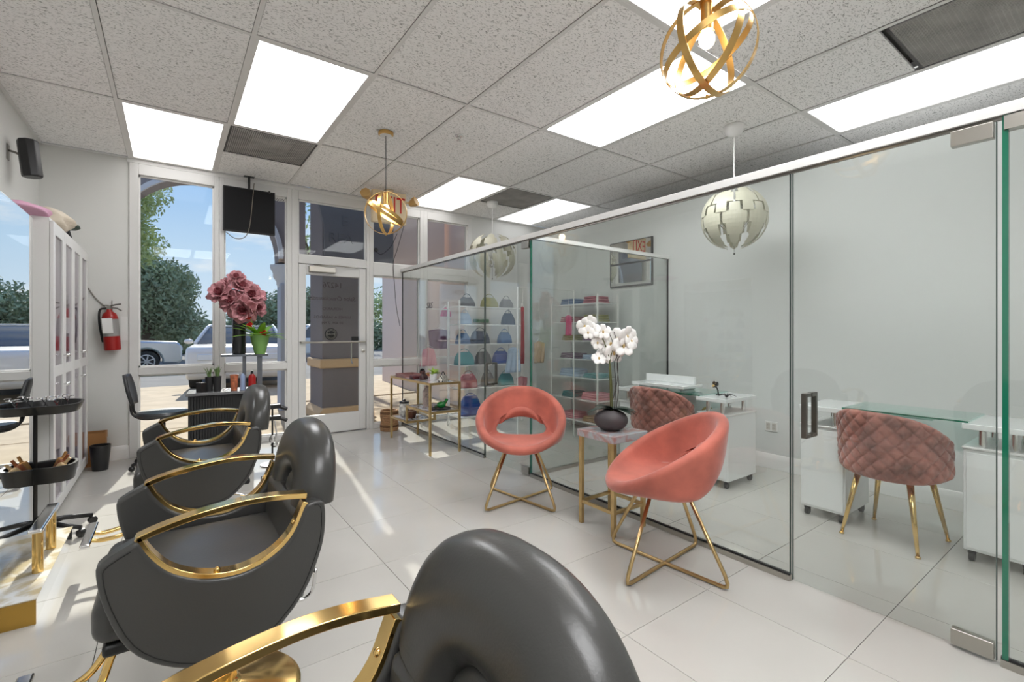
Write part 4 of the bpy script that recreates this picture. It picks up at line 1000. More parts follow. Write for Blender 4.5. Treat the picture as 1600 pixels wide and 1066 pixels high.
# ------------------------------------------------------------------ left wall: speaker, extinguisher, cabinets
spk = thing('wall_speaker', 'small black speaker on a bracket high on the left wall', 'speaker', (XL + 0.0, 4.86, 2.49))
MB().lathe([(0.0, -0.135), (0.055, -0.135), (0.06, -0.12), (0.06, 0.12), (0.055, 0.135), (0, 0.135)], 8, mtx=Matrix.Translation((0.115, 0, 0)) @ Matrix.Rotation(R(-6), 4, 'Y') @ Matrix.Scale(1.05, 4, (0, 1, 0))).build('casing', M_black, spk, bevel=0.004)
MB().tube([(0.0, 0, 0.04), (0.04, 0, 0.03), (0.06, 0, 0.02)], 0.008, 8).box(0.0, 0.006, -0.03, 0.03, -0.03, 0.08).build('bracket', M_dsteel, spk)
fe = thing('fire_extinguisher', 'red fire extinguisher with white tag hung on the wall left of the windows', 'fire extinguisher', (-0.44, YW - 0.075, 1.05))
M_fred = mat('extinguisher red', srgb(158, 26, 24), 0.3)
fe.rotation_euler = (0, R(-4), 0)
MB().lathe([(0.0, 0.0), (0.058, 0.0), (0.062, 0.01), (0.062, 0.30), (0.05, 0.34), (0.022, 0.365), (0.018, 0.385), (0.0, 0.385)], 28).build('cylinder', M_fred, fe, auto=True)
MB().lathe([(0.0625, 0.13), (0.063, 0.13), (0.063, 0.29), (0.0625, 0.29)], 28).build('label_band', mat('label grey', srgb(150, 148, 146), 0.5), fe)
MB().box(-0.055, 0.02, -0.067, -0.064, 0.16, 0.30).build('tag', M_white, fe)
MB().box(-0.015, 0.015, -0.012, 0.012, 0.385, 0.42).tube([(0, 0, 0.41), (0.05, -0.01, 0.425), (0.09, -0.015, 0.43)], 0.007, 6).tube([(0, 0, 0.42), (-0.05, -0.01, 0.425)], 0.006, 6).tube([(0.01, 0, 0.40), (0.06, -0.01, 0.39), (0.09, -0.012, 0.365)], 0.006, 6).build('valve', M_dsteel, fe)
MB().tube(spline([(-0.02, 0, 0.395), (-0.065, 0, 0.38), (-0.078, 0, 0.28), (-0.072, 0, 0.15), (-0.065, 0, 0.08)], 6), 0.009, 8).build('hose', M_black, fe, smooth=True)
MB().box(-0.02, 0.02, 0.058, 0.074, 0.2, 0.40).build('hanger', M_dsteel, fe)
tag(MB().box(-0.39, -0.335, YW - 0.006, YW - 0.001, 1.14, 1.37).build('inspection_card', M_white), 'white instruction card on the wall behind the extinguisher', 'card')
tag(MB().tube(spline([(-0.62, YW - 0.008, 1.63), (-0.57, YW - 0.008, 1.54), (-0.50, YW - 0.008, 1.46), (-0.44, YW - 0.008, 1.40)], 4), 0.006, 6).tube([(-0.452, YW - 0.006, 1.40), (-0.452, YW - 0.006, 1.52)], 0.003, 5).build('slack_cable', mat('grey cord', srgb(150, 145, 140), 0.6)), 'grey cord slanting down the wall to the extinguisher', 'cord')

cbt = thing('glass_cabinet', 'tall white cabinet with four narrow glazed doors against the left wall', 'cabinet', (0, 0, 0))
CX0, CX1, CY0, CY1, CZ = XL + 0.01, -0.60, 4.11, 5.62, 1.945
MB().box(CX0, CX1 - 0.02, CY0, CY0 + 0.02, 0.02, CZ).box(CX0, CX1 - 0.02, CY1 - 0.02, CY1, 0.02, CZ).box(CX0, CX1 - 0.02, CY0 + 0.02, CY1 - 0.02, CZ - 0.02, CZ).box(CX0, CX1 - 0.02, CY0 + 0.02, CY1 - 0.02, 0.02, 0.06).box(CX0, CX0 + 0.01, CY0 + 0.02, CY1 - 0.02, 0.06, CZ - 0.02).box(CX0, CX1 - 0.03, (CY0 + CY1) / 2 - 0.01, (CY0 + CY1) / 2 + 0.01, 0.06, CZ - 0.02).build('carcass', M_white, cbt)
sh = MB()
for zz in (0.42, 0.80, 1.15, 1.5):
    for (a, b) in ((CY0 + 0.02, (CY0 + CY1) / 2 - 0.01), ((CY0 + CY1) / 2 + 0.01, CY1 - 0.02)): 
        MB().box(CX0 + 0.01, CX1 - 0.03, a, b, zz, zz + 0.015).build('shelf', M_white, cbt)
dw = (CY1 - CY0) / 4
M_lil = glass_mat('lilac cabinet glass', (0.86, 0.82, 0.88), 1.5)
for k in range(4):
    a = CY0 + k * dw + 0.002; b = CY0 + (k + 1) * dw - 0.002
    d_ = MB(); s_ = 0.06
    d_.box(CX1 - 0.018, CX1, a, a + s_, 0.05, CZ - 0.02).box(CX1 - 0.018, CX1, b - s_, b, 0.05, CZ - 0.02)
    for (z0, z1) in ((0.05, 0.12), (0.93, 1.0), (CZ - 0.10, CZ - 0.02)): d_.box(CX1 - 0.018, CX1, a + s_, b - s_, z0, z1)
    dd = d_.build('door', M_white, cbt, bevel=0.002)
    MB().box(CX1 - 0.012, CX1 - 0.008, a + s_, b - s_, 0.12, 0.93).build('pane', M_lil, dd); MB().box(CX1 - 0.012, CX1 - 0.008, a + s_, b - s_, 1.0, CZ - 0.10).build('pane', M_lil, dd)
    ky = b - 0.03 if k % 2 == 0 else a + 0.03
    for kz in (1.06, 0.86):
        MB().ball((CX1 + 0.018, ky, kz), 0.011, 0.011, 0.011, 10, 8).tube([(CX1, ky, kz), (CX1 + 0.018, ky, kz)], 0.004, 6).build('knob', M_chrome, dd, smooth=True)
MB().box(CX0 + 0.02, CX1 - 0.05, CY0 + 0.02, CY0 + 0.05, 0, 0.02).box(CX0 + 0.02, CX1 - 0.05, CY1 - 0.05, CY1 - 0.02, 0, 0.02).build('foot', M_white, cbt)
cols = [srgb(120, 40, 40), srgb(60, 60, 70), srgb(150, 140, 150), srgb(90, 50, 50), srgb(70, 75, 70), srgb(160, 150, 155)]
k = 0
rnd = random.Random(11)
for zi, zz in enumerate((1.165, 0.815, 0.435)):
    for q in range(6):
        y = CY0 + 0.14 + q * 0.24; hh = rnd.uniform(0.12, 0.24); cc = cols[(q + zi * 2) % 6]
        if abs(y - (CY0 + CY1) / 2) < 0.09: y += 0.11
        b_ = MB().lathe([(0, 0), (0.036, 0), (0.038, hh * 0.7), (0.016, hh * 0.82), (0.016, hh), (0, hh)], 14, (CX0 + 0.20, y, zz + 0.0005)).build('bottle', mat('bottle %d' % ((q + zi * 2) % 6), cc, 0.3), auto=True)
        lab = ['dark red', 'charcoal', 'lilac', 'maroon', 'olive grey', 'pale mauve'][(q + zi * 2) % 6]
        tag(b_, '%s bottle on the %s shelf of the glazed cabinet, behind %s door' % (lab, ['upper', 'middle', 'lower'][zi], ['the first', 'the first', 'the second', 'the third', 'the third', 'the last'][q]), 'bottle', 'bottles in the glazed cabinet')
# things on top of the cabinet
def lump(name, label, cat, c, dims, m, seed, parent=None, amp=0.25):
    rnd = random.Random(seed); ph = [rnd.uniform(0, 6.28) for _ in range(6)]
    def fn(u, v):
        a = 2 * pi * u; b = -pi / 2 + pi * v
        k_ = 1 + amp * (0.5 * sin(3 * a + ph[0]) * cos(b) + 0.4 * sin(5 * a + 4 * b + ph[1]) * cos(b) + 0.3 * sin(7 * b + ph[2] + 2 * a) * cos(b))
        x, y, z = cos(a) * cos(b) * k_, sin(a) * cos(b) * k_, sin(b) * (1 + amp * 0.3 * sin(4 * a + ph[3]) * cos(b))
        z = max(z, -0.8)
        return (c[0] + dims[0] * x, c[1] + dims[1] * y, c[2] + dims[2] * (z + 0.8))
    o = MB().grid(fn, 32, 16, True).build(name, m, parent, smooth=True)
    if label: tag(o, label, cat)
    return o
lump('pink_cloth', 'folded pink cloth on top of the glazed cabinet', 'cloth', (-0.74, 4.12, CZ), (0.12, 0.20, 0.038), mat('pink towel', srgb(215, 165, 190), 0.9), 1, amp=0.12)
lump('cream_bag', 'crumpled cream bundle on top of the glazed cabinet', 'bundle', (-0.70, 4.62, CZ), (0.12, 0.19, 0.085), mat('cream plastic', srgb(212, 200, 182), 0.6), 2)
lump('grey_hat', 'grey felt lump behind the pink cloth on the cabinet', 'hat', (-0.90, 4.30, CZ), (0.045, 0.12, 0.075), mat('grey felt', srgb(150, 145, 145), 0.9), 3, amp=0.1)
st_ = thing('small_stand', 'small dark green stand on the far top end of the cabinet', 'stand', (-0.66, 5.08, CZ))
MB().lathe([(0, 0.09), (0.055, 0.09), (0.075, 0.105), (0.07, 0.125), (0, 0.13)], 20).build('top', mat('dark green', srgb(60, 75, 65), 0.5), st_, smooth=True)
MB().tube([(0.02, 0.01, 0), (0.0, 0, 0.09)], 0.01, 8).tube([(-0.03, -0.02, 0), (0.0, 0, 0.09)], 0.01, 8).tube([(0.0, 0.04, 0), (0.0, 0, 0.09)], 0.01, 8).build('leg', M_black, st_)
# carton and bin in the corner
cb = thing('carton', 'open brown cardboard carton standing past the far end of the cabinet', 'box', (-0.60, 5.735, 0))
cm = mat('brown cardboard', srgb(176, 126, 78), 0.85)
MB().box(-0.11, 0.11, -0.075, -0.07, 0, 0.30).box(-0.11, 0.11, 0.075, 0.08, 0, 0.30).box(-0.115, -0.11, -0.075, 0.08, 0, 0.30).box(0.11, 0.115, -0.075, 0.08, 0, 0.30).box(-0.11, 0.11, -0.07, 0.075, 0, 0.006).build('carton_walls', cm, cb)
MB().box(0.115, 0.118, -0.075, 0.08, 0.24, 0.30).build('flap', cm, cb)
tag(MB().lathe([(0, 0), (0.055, 0), (0.075, 0.22), (0.07, 0.22), (0.052, 0.01), (0, 0.01)], 20, (-0.505, 5.50, 0)).build('waste_bin', M_black, auto=True), 'small black bin beside the brown carton', 'bin')

# ------------------------------------------------------------------ mirror station at left
ms = thing('mirror_station', 'tall frameless mirror on a gold edged low plinth with gold foot rail at left', 'mirror', (0, 0, 0))
M_goldbox = mat('gold face panel', (0.50, 0.30, 0.07), 0.25, 1.0, var=(3, 0.2))
MB().box(XL + 0.02, -0.458, 2.76, 3.66, 0.0, 0.098).build('plinth', mat('mirrored plinth side', (0.85, 0.84, 0.82), 0.05, 1.0), ms)
MB().box(XL + 0.02, -0.455, 2.750, 2.759, 0.0, 0.10).build('front_panel', M_goldbox, ms)
MB().box(XL + 0.02, -0.455, 2.76, 3.665, 0.0985, 0.103).build('plinth_top', marble('cream marble', srgb(215, 200, 165), srgb(240, 236, 226), 4.0, 0.08), ms)
MB().box(-0.645, -0.625, 2.80, 3.715, 0.1035, 1.865).build('mirror_panel', M_mirror, ms, bevel=0.006)
MB().box(-0.72, -0.646, 2.86, 3.64, 0.1035, 1.80).build('mirror_back', M_white, ms)
for yy in (3.06, 3.36): MB().lathe([(0, 0.1035), (0.020, 0.1035), (0.020, 0.30), (0, 0.30)], 18, (-0.50, yy, 0)).build('post', M_gold, ms, auto=True)
MB().box(-0.525, -0.475, 3.0, 3.42, 0.30, 0.318).build('foot_rail', M_chrome, ms, bevel=0.006)
# ------------------------------------------------------------------ trolley
tr_ = thing('trolley', 'black rolling salon trolley with upper tray of combs and lower basket of brushes', 'trolley', (-0.57, 3.90, 0))
def tray(z, a, b, hgt, nm):
    mb = MB(); n = 28
    def ring(sc, zz, inset=0.0):
        return [Vector(((a * sc - inset) * math.copysign(abs(cos(2 * pi * k / n)) ** 0.75, cos(2 * pi * k / n)), (b * sc - inset) * math.copysign(abs(sin(2 * pi * k / n)) ** 0.75, sin(2 * pi * k / n)), zz)) for k in range(n)]
    rs = [ring(0.86, z), ring(1.0, z + hgt), ring(1.0, z + hgt + 0.006), ring(1.0, z + hgt + 0.006, 0.014), ring(1.0, z + hgt - 0.002, 0.018), ring(0.84, z + 0.008)]
    for r_ in rs: mb.v += r_
    for i in range(5):
        for k in range(n): mb.f.append([i * n + k, i * n + (k + 1) % n, (i + 1) * n + (k + 1) % n, (i + 1) * n + k])
    mb.f.append(list(range(n))[::-1]); mb.f.append([5 * n + k for k in range(n)])
    return mb.build(nm, M_black, tr_, auto=True)
tray(0.745, 0.135, 0.19, 0.045, 'upper_tray'); tray(0.335, 0.11, 0.12, 0.09, 'lower_basket')
MB().tube([(-0.08, 0.0, 0.10), (-0.08, 0, 0.335)], 0.012, 8).tube([(-0.08, 0.0, 0.35), (-0.08, 0, 0.745)], 0.012, 8).build('pole', M_black, tr_)
lb = MB()
for k in range(5):
    a = 2 * pi * k / 5 + 0.5; lb.tube([(-0.03, 0, 0.085), (0.10 * cos(a) - 0.05, 0.10 * sin(a), 0.08), (0.19 * cos(a) + 0.0, 0.19 * sin(a), 0.055)], 0.014, 8, rr=[0.022, 0.015, 0.012])
lb.lathe([(0, 0.06), (0.03, 0.06), (0.03, 0.11), (0, 0.11)], 16, (-0.055, 0, 0))
lb.tube([(-0.055, 0, 0.10), (-0.08, 0, 0.12)], 0.014, 8)
lb.build('star_base', M_black, tr_, smooth=True)
for k in range(5):
    a = 2 * pi * k / 5 + 0.5
    MB().lathe([(0, -0.014), (0.022, -0.014), (0.024, 0.0), (0.022, 0.014), (0, 0.014)], 14, mtx=Matrix.Translation((0.19 * cos(a), 0.19 * sin(a), 0.024)) @ Matrix.Rotation(a, 4, 'Z') @ Matrix.Rotation(pi / 2, 4, 'X')).build('caster', M_black, tr_, auto=True)
def at_tr(o): o.location = (-0.57, 3.90, 0); return o
for k, (x, y) in enumerate(((0.03, -0.14), (0.06, -0.02), (0.02, 0.06), (-0.04, -0.02))):
    sc_ = MB(); 
    for s in (-1, 1):
        sc_.tube([(x + s * 0.018 + 0.014 * cos(a), y + 0.014 * sin(a), 0.83 + 0.004 * s) for a in [2 * pi * q / 12 for q in range(12)]], 0.0025, 5, True)
        sc_.tube([(x + s * 0.012, y + 0.012, 0.828), (x, y + 0.05, 0.79), (x - s * 0.01, y + 0.09, 0.762)], 0.0028, 5)
    at_tr(tag(sc_.build('scissors', M_chrome), ['pair of scissors at the near end of the upper trolley tray', 'pair of scissors near the open side of the upper trolley tray', 'pair of scissors at the far end of the upper trolley tray', 'pair of scissors in the middle of the upper trolley tray'][k], 'scissors', 'scissors in the trolley tray'))
M_dred = mat('dark red comb', srgb(90, 20, 25), 0.4)
cmb = MB().box(-0.02, 0.02, -0.13, 0.02, 0.757, 0.765)
for k in range(13): cmb.box(0.02, 0.045, -0.125 + k * 0.011, -0.120 + k * 0.011, 0.758, 0.763)
at_tr(tag(cmb.build('comb', M_dred), 'dark red comb lying in the upper trolley tray', 'comb'))
for k, (x, y, m_, c_) in enumerate(((0.0, 0.055, mat('tan brush barrel', srgb(190, 140, 80), 0.5), 'large tan round brush leaning in the lower trolley basket'), (0.0, 0.0, mat('copper brush', srgb(150, 85, 50), 0.4), 'copper round brush in the middle of the lower basket'), (0.0, -0.055, mat('cream brush', srgb(215, 185, 140), 0.6), 'cream brush at the near side of the lower basket'))):
    mtx = Matrix.Translation((x, y, 0.362)) @ Matrix.Rotation(R(22 + 8 * k), 4, 'Y')
    at_tr(tag(MB().lathe([(0, 0), (0.018, 0), (0.024, 0.01), (0.024, 0.08), (0.02, 0.088), (0.009, 0.092), (0.008, 0.13), (0, 0.13)], 16, mtx=mtx).build('round_brush', m_, auto=True), c_, 'hair brush', 'brushes in the trolley basket'))

# ------------------------------------------------------------------ black reception desk by the window
dk = thing('slatted_desk', 'black desk with ribbed front under the window, behind the styling chairs', 'desk', (0.39, 5.12, 0))
MB().box(-0.27, 0.27, -0.17, 0.17, 0.655, 0.68).build('desk_top', mat('grey desk top', srgb(120, 120, 122), 0.2), dk, bevel=0.003)
MB().box(-0.255, 0.255, -0.13, 0.15, 0.03, 0.655).build('body', M_matblack, dk)
for k in range(24): MB().box(-0.252 + k * 0.0212, -0.252 + k * 0.0212 + 0.015, -0.142, -0.13, 0.04, 0.65).build('slat', M_matblack, dk)
dk.rotation_euler = (0, 0, R(-6))
fst = thing('flower_stand', 'small grey two-legged riser shelf standing on the black desk', 'stand', (0.57, 5.15, 0.68))
fst.rotation_euler = (0, 0, R(-6))
gm = mat('gunmetal', srgb(110, 115, 122), 0.35, 0.6)
MB().box(-0.19, 0.20, -0.10, 0.10, 0.31, 0.33).build('shelf_board', gm, fst, bevel=0.002)
for (a, b) in ((-0.015, 0.015), (0.11, 0.15)): MB().box(a, b, -0.05, 0.05, 0.0, 0.31).build('leg', gm, fst)
vz = thing('flower_vase', 'tall dark glass vase of large dusty pink blooms on the riser', 'vase', (0.53, 5.18, 1.0105))
MB().lathe([(0, 0), (0.055, 0), (0.058, 0.01), (0.058, 0.40), (0.052, 0.40), (0.05, 0.02), (0, 0.02)], 24).build('vase_body', mat('smoky black glass', (0.02, 0.02, 0.022), 0.08), vz, auto=True)
M_pb = mat('dusty pink petals', srgb(190, 132, 138), 0.7, var=(14, 0.3))
M_pd = mat('deep rose petals', srgb(128, 58, 66), 0.7)
def peony(c, r, seed, parent, nm='bloom', m_=None):
    rnd = random.Random(seed)
    face = Vector((-0.25 + rnd.uniform(-.4, .4) + c[0] * 4, -0.8, 0.25 + rnd.uniform(-.3, .4) + (c[2] - 0.55) * 2 if nm == 'bloom' else 0.3)).normalized()
    QF = Matrix.Translation(c) @ face.to_track_quat('Z', 'Y').to_matrix().to_4x4()
    def ring(mb, cnt, L, el, wd, base, cup):
        off = rnd.uniform(0, 6)
        for k in range(cnt):
            a = 2 * pi * k / cnt + off + rnd.uniform(-.15, .15); e = R(el + rnd.uniform(-8, 8)); ph = rnd.uniform(0, 6)
            def fn(u, v):
                s = (v - 0.5) * 2; w_ = wd * (0.25 + 0.75 * sin(min(1, u * 1.15) * pi / 2)) * math.sqrt(max(0, 1 - max(0, (u - 0.7) / 0.3) ** 2 * 0.7))
                x = base + L * u * (1 - 0.12 * s * s); z = cup * L * u * u + 0.07 * L * sin(s * 5 + ph) * u + abs(s) * w_ * 0.25
                return (x * cos(e) - z * sin(e), s * w_, x * sin(e) + z * cos(e))
            t0 = len(mb.v); mb.grid(fn, 6, 7); mm = QF @ Matrix.Rotation(a, 4, 'Z')
            for i in range(t0, len(mb.v)): mb.v[i] = mm @ mb.v[i]
    mb = MB(); ring(mb, 6, r * 0.98, 5, r * 0.42, 0.0, 0.12); ring(mb, 6, r * 0.85, 28, r * 0.36, 0.0, 0.2)
    o = mb.build(nm, m_ or M_pb, parent, smooth=True, solid=0.0015)
    mb = MB(); ring(mb, 5, r * 0.55, 50, r * 0.24, 0.0, 0.2); ring(mb, 4, r * 0.42, 72, r * 0.16, 0.0, 0.1)
    mb.build('inner_petals', M_pd if m_ is None else m_, o, smooth=True, solid=0.0015)
    return o
for i, (x, y, z, r) in enumerate(((-0.15, -0.02, 0.57, 0.13), (-0.06, -0.05, 0.50, 0.13), (0.02, 0.0, 0.64, 0.12), (0.10, -0.05, 0.56, 0.125), (0.03, -0.09, 0.43, 0.15), (0.15, 0.0, 0.44, 0.10), (-0.02, 0.03, 0.73, 0.09), (0.17, 0.02, 0.56, 0.08), (-0.10, 0.0, 0.66, 0.08))):
    peony((x, y, z), r, i, vz)
    MB().tube(spline([(0, 0, 0.3), (x * 0.5, y * 0.5, 0.40), (x, y, z)], 4), 0.004, 5).build('stem', M_green, vz)
gp_ = thing('leafy_pot', 'leafy plant with red flowers in a green wrapped pot on the riser', 'plant', (0.69, 5.05, 1.0105))
MB().lathe([(0, 0), (0.045, 0), (0.075, 0.12), (0.085, 0.18), (0.078, 0.18), (0.065, 0.14), (0, 0.14)], 10).build('pot', mat('green foil', srgb(120, 165, 90), 0.4), gp_, auto=True)
M_lf = mat('fresh green leaf', srgb(120, 170, 50), 0.4, var=(10, 0.25))
rnd = random.Random(4)
for k in range(16): leaf_mesh(rnd.uniform(0.16, 0.25), 0.034, M_lf, gp_, (0, 0, 0.13), 2 * pi * k / 16 + rnd.uniform(-.2, .2), R(rnd.uniform(35, 75)), 0.7)
M_rf = mat('red petals', srgb(200, 30, 25), 0.5)
for k, (x, y, z) in enumerate(((-0.09, 0.0, 0.36), (-0.08, 0.01, 0.27), (0.02, -0.06, 0.20))):
    peony((x, y, z), 0.038, 30 + k, gp_, 'red_bloom', M_rf); MB().tube([(0, 0, 0.13), (x, y, z)], 0.003, 5).build('stem', M_lf, gp_)
# small planters on the desk
def planter(x, y, z0, sc, label, tall):
    t = thing('small_planter', label, 'plant', (x, y, z0), 0, 'little potted plants on the desk')
    MB().lathe([(0, 0), (0.028, 0), (0.034, tall), (0.030, tall), (0.027, tall - 0.008), (0, tall - 0.008)], 18).build('pot', M_matblack, t, auto=True)
    mb = MB(); rnd = random.Random(int(x * 1000))
    for k in range(26):
        a = rnd.uniform(0, 6.28); b = rnd.uniform(0.1, 0.6); L = rnd.uniform(0.05, 0.10)
        mb.tube([(0.01 * cos(a), 0.01 * sin(a), tall - 0.01), (L * 0.5 * sin(b) * cos(a), L * 0.5 * sin(b) * sin(a), tall + L * 0.55), (L * sin(b) * cos(a), L * sin(b) * sin(a), tall + L * cos(b))], 0.003, 4, rr=[0.003, 0.0035, 0.0006])
    mb.build('blades', mat('grassy green', srgb(110, 135, 85), 0.6), t)
planter(0.285, 5.10, 0.68, 1, 'left grassy plant in a black pot on the desk', 0.13)
planter(0.345, 5.07, 0.68, 1, 'right grassy plant in a black pot on the desk', 0.135)
tag(MB().lathe([(0, 0), (0.038, 0), (0.04, 0.085), (0.035, 0.085), (0.033, 0.01), (0, 0.01)], 4, (0.22, 5.05, 0.68)).build('pen_cup', M_black, bevel=0.004), 'square black cup on the left end of the desk', 'cup')
tag(MB().lathe([(0, 0), (0.026, 0), (0.036, 0.145), (0.033, 0.145), (0.024, 0.006), (0, 0.006)], 20, (0.475, 5.03, 0.68)).build('paper_cup', mat('patterned orange cup', srgb(190, 110, 75), 0.5, var=(40, 0.5)), auto=True), 'tall orange brown patterned cup on the desk', 'cup')
rb = thing('red_bottle', 'red bottle with dark cap on the desk under the riser', 'bottle', (0.62, 5.02, 0.68))
MB().lathe([(0, 0), (0.032, 0), (0.032, 0.12), (0.014, 0.145), (0, 0.145)], 18).build('bottle_body', M_fred, rb, auto=True)
MB().lathe([(0, 0.145), (0.013, 0.145), (0.011, 0.175), (0, 0.175)], 14).build('cap', M_black, rb)
tag(MB().lathe([(0, 0), (0.022, 0), (0.022, 0.13), (0.010, 0.15), (0, 0.15)], 16, (0.545, 5.05, 0.68)).build('blue_bottle', mat('blue white plastic', srgb(150, 170, 205), 0.4), auto=True), 'slim pale blue bottle between the cup and red bottle', 'bottle')
gl = MB()
for s in (-1, 1): gl.tube([(0.41 + s * 0.012 + 0.01 * cos(a), 5.01, 0.692 + 0.01 * sin(a)) for a in [2 * pi * q / 12 for q in range(12)]], 0.0015, 4, True)
tag(gl.build('eyeglasses', M_chrome), 'tiny wire eyeglasses lying on the desk', 'glasses')
# stool chair
so_ = thing('task_chair', 'dark swivel chair by the left window, seen side-on beside the black desk', 'chair', (-0.06, 5.38, 0), R(-5))
def oval_slab(x0, x1, y0, y1, z, th): pass
MB().lathe([(0, 0.455), (0.19, 0.455), (0.205, 0.475), (0.19, 0.495), (0, 0.50)], 32).build('seat', mat('dark grey vinyl', (0.04, 0.042, 0.045), 0.35), so_, auto=True)
def bk(u, v):
    a = (u - 0.5) * 1.9; z = 0.57 + 0.27 * v; w_ = 1 - 0.35 * abs(v - 0.5) * 2 * abs(v - 0.5) * 2
    return (-0.22 - 0.055 * (v) + 0.05 * (1 - cos(a)), 0.175 * sin(a) * w_ * 1.1, z)
MB().grid(bk, 16, 10).build('backrest', mat('dark grey vinyl', None) if False else MATS['dark grey vinyl'], so_, smooth=True, solid=0.025)
cf_ = MB()
for s in (-1, 1): cf_.tube(spline([(0.05, s * 0.07, 0.45), (-0.12, s * 0.07, 0.44), (-0.21, s * 0.06, 0.49), (-0.225, s * 0.06, 0.60), (-0.25, s * 0.06, 0.70)], 5), 0.010, 8)
cf_.build('back_frame', M_black, so_, smooth=True)
MB().lathe([(0, 0.10), (0.022, 0.10), (0.022, 0.45), (0, 0.45)], 16).build('gas_column', M_black, so_)
sb_ = MB()
for k in range(5):
    a = 2 * pi * k / 5; sb_.tube([(0, 0, 0.10), (0.13 * cos(a), 0.13 * sin(a), 0.085), (0.25 * cos(a), 0.25 * sin(a), 0.055)], 0.015, 8)
sb_.build('star_base', M_black, so_, smooth=True)
for k in range(5):
    a = 2 * pi * k / 5; MB().ball((0.25 * cos(a), 0.25 * sin(a), 0.026), 0.025, 0.025, 0.025, 10, 8).build('caster', M_black, so_, smooth=True)
# small tripod holder with tools behind the chairs
tp = thing('tool_stand', 'thin black tool stand with dryer holders beside the door side of the desk', 'stand', (0.755, 4.78, 0))
MB().tube([(0, 0, 0.02), (0, 0, 0.56)], 0.008, 8).lathe([(0, 0), (0.10, 0), (0.10, 0.012), (0.02, 0.02), (0, 0.02)], 20).build('pole', M_black, tp)
for zz, nm in ((0.535, 'hair dryer'), (0.43, 'clipper')):
    MB().box(-0.03, 0.07, -0.03, 0.03, zz - 0.02, zz + 0.02).tube([(0.05, 0, zz), (0.12, -0.03, zz - 0.03)], 0.018, 8).build('holder', M_black, tp, bevel=0.008)
MB().tube([(0.02, -0.05, 0.20), (0.03, -0.02, 0.30), (0.02, 0.0, 0.40)], 0.006, 6).ball((0.0, -0.02, 0.24), 0.03, 0.025, 0.04, 10, 8).ball((0.02, 0.02, 0.18), 0.03, 0.03, 0.03, 10, 8).build('cable_bundle', M_chrome, tp)

# ------------------------------------------------------------------ brass rack by the partition
rk = thing('brass_rack', 'stepped brass display rack against the glass partition near the door', 'rack', (2.225, 4.70, 0))
x0, x1, y0, y1 = -0.165, 0.165, -0.50, 0.50
def bar(a, b, nm='rail', m=M_brass, w=0.011):
    a = Vector(a); b = Vector(b); lo = [min(a[i], b[i]) - w for i in range(3)]; hi = [max(a[i], b[i]) + w for i in range(3)]
    return MB().box(lo[0], hi[0], lo[1], hi[1], lo[2], hi[2]).build(nm, m, rk, bevel=0.001)
for x in (x0, x1):
    for y in (y0, y1): bar((x, y, 0.011), (x, y, 0.705), 'leg')
    bar((x, 0.06, 0.26), (x, 0.06, 0.41), 'leg')
for x in (x0, x1):
    bar((x, y0 + 0.023, 0.705), (x, y1 - 0.023, 0.705)); bar((x, y0 + 0.023, 0.42), (x, 0.06, 0.42)); bar((x, 0.06 - 0.0, 0.245), (x, y1 - 0.023, 0.245))
for (y, z) in ((y0, 0.705), (y1, 0.705), (y0, 0.42), (0.06, 0.42), (0.06, 0.245), (y1, 0.245)): bar((x0 + 0.023, y, z), (x1 - 0.023, y, z))
MB().box(x0 + 0.012, x1 - 0.012, y0 + 0.012, y1 - 0.012, 0.700, 0.712).build('top_shelf', M_marble, rk)
MB().box(x0 + 0.012, x1 - 0.012, y0 + 0.012, 0.048, 0.418, 0.428).build('middle_shelf', M_marble, rk)
MB().box(x0 + 0.012, x1 - 0.012, 0.072, y1 - 0.012, 0.243, 0.253).build('lower_shelf', M_marble, rk)
RX, RY = 2.225, 4.70
M_maroon = mat('maroon leather', srgb(90, 38, 42), 0.4); M_brown = mat('dark brown leather', srgb(60, 32, 34), 0.4)
GBN = 'bags displayed in the far glass room'
def handbag(label, loc, w, d, h, m, rz=0, hh=0.06, group='small bags on the brass rack', rnd_=0.4, cat='bag', hm=None):
    t = thing('handbag', label, cat, loc, rz, group)
    if group == GBN: w *= 1.22; h *= 1.22; d *= 1.3
    def fn(u, v):
        a = 2 * pi * u; k = 1 - 0.25 * v ** 1.5
        ex = 0.55; x = w / 2 * math.copysign(abs(cos(a)) ** ex, cos(a)); y = d / 2 * math.copysign(abs(sin(a)) ** ex, sin(a)) * (1 - 0.75 * v ** 2)
        return (x * (1 - rnd_ * v ** 3), y, h * v + 0.004 * sin(a * 5) * v)
    mb = MB().grid(fn, 24, 8, True); n0 = len(mb.v)
    mb.v.append(Vector((0, 0, 0.001))); mb.v.append(Vector((0, 0, h)))
    for i in range(24): mb.f.append([i * 9, ((i + 1) % 24) * 9, n0]); mb.f.append([i * 9 + 8, ((i + 1) % 24) * 9 + 8, n0 + 1])
    mb.build('bag_body', m, t, smooth=True)
    MB().tube([(w * 0.28 * cos(a), 0, h * 0.9 + hh * 1.2 * sin(a)) for a in [pi * k / 10 for k in range(11)]], 0.0045, 6).build('handle', hm or m, t, smooth=True)
    return t
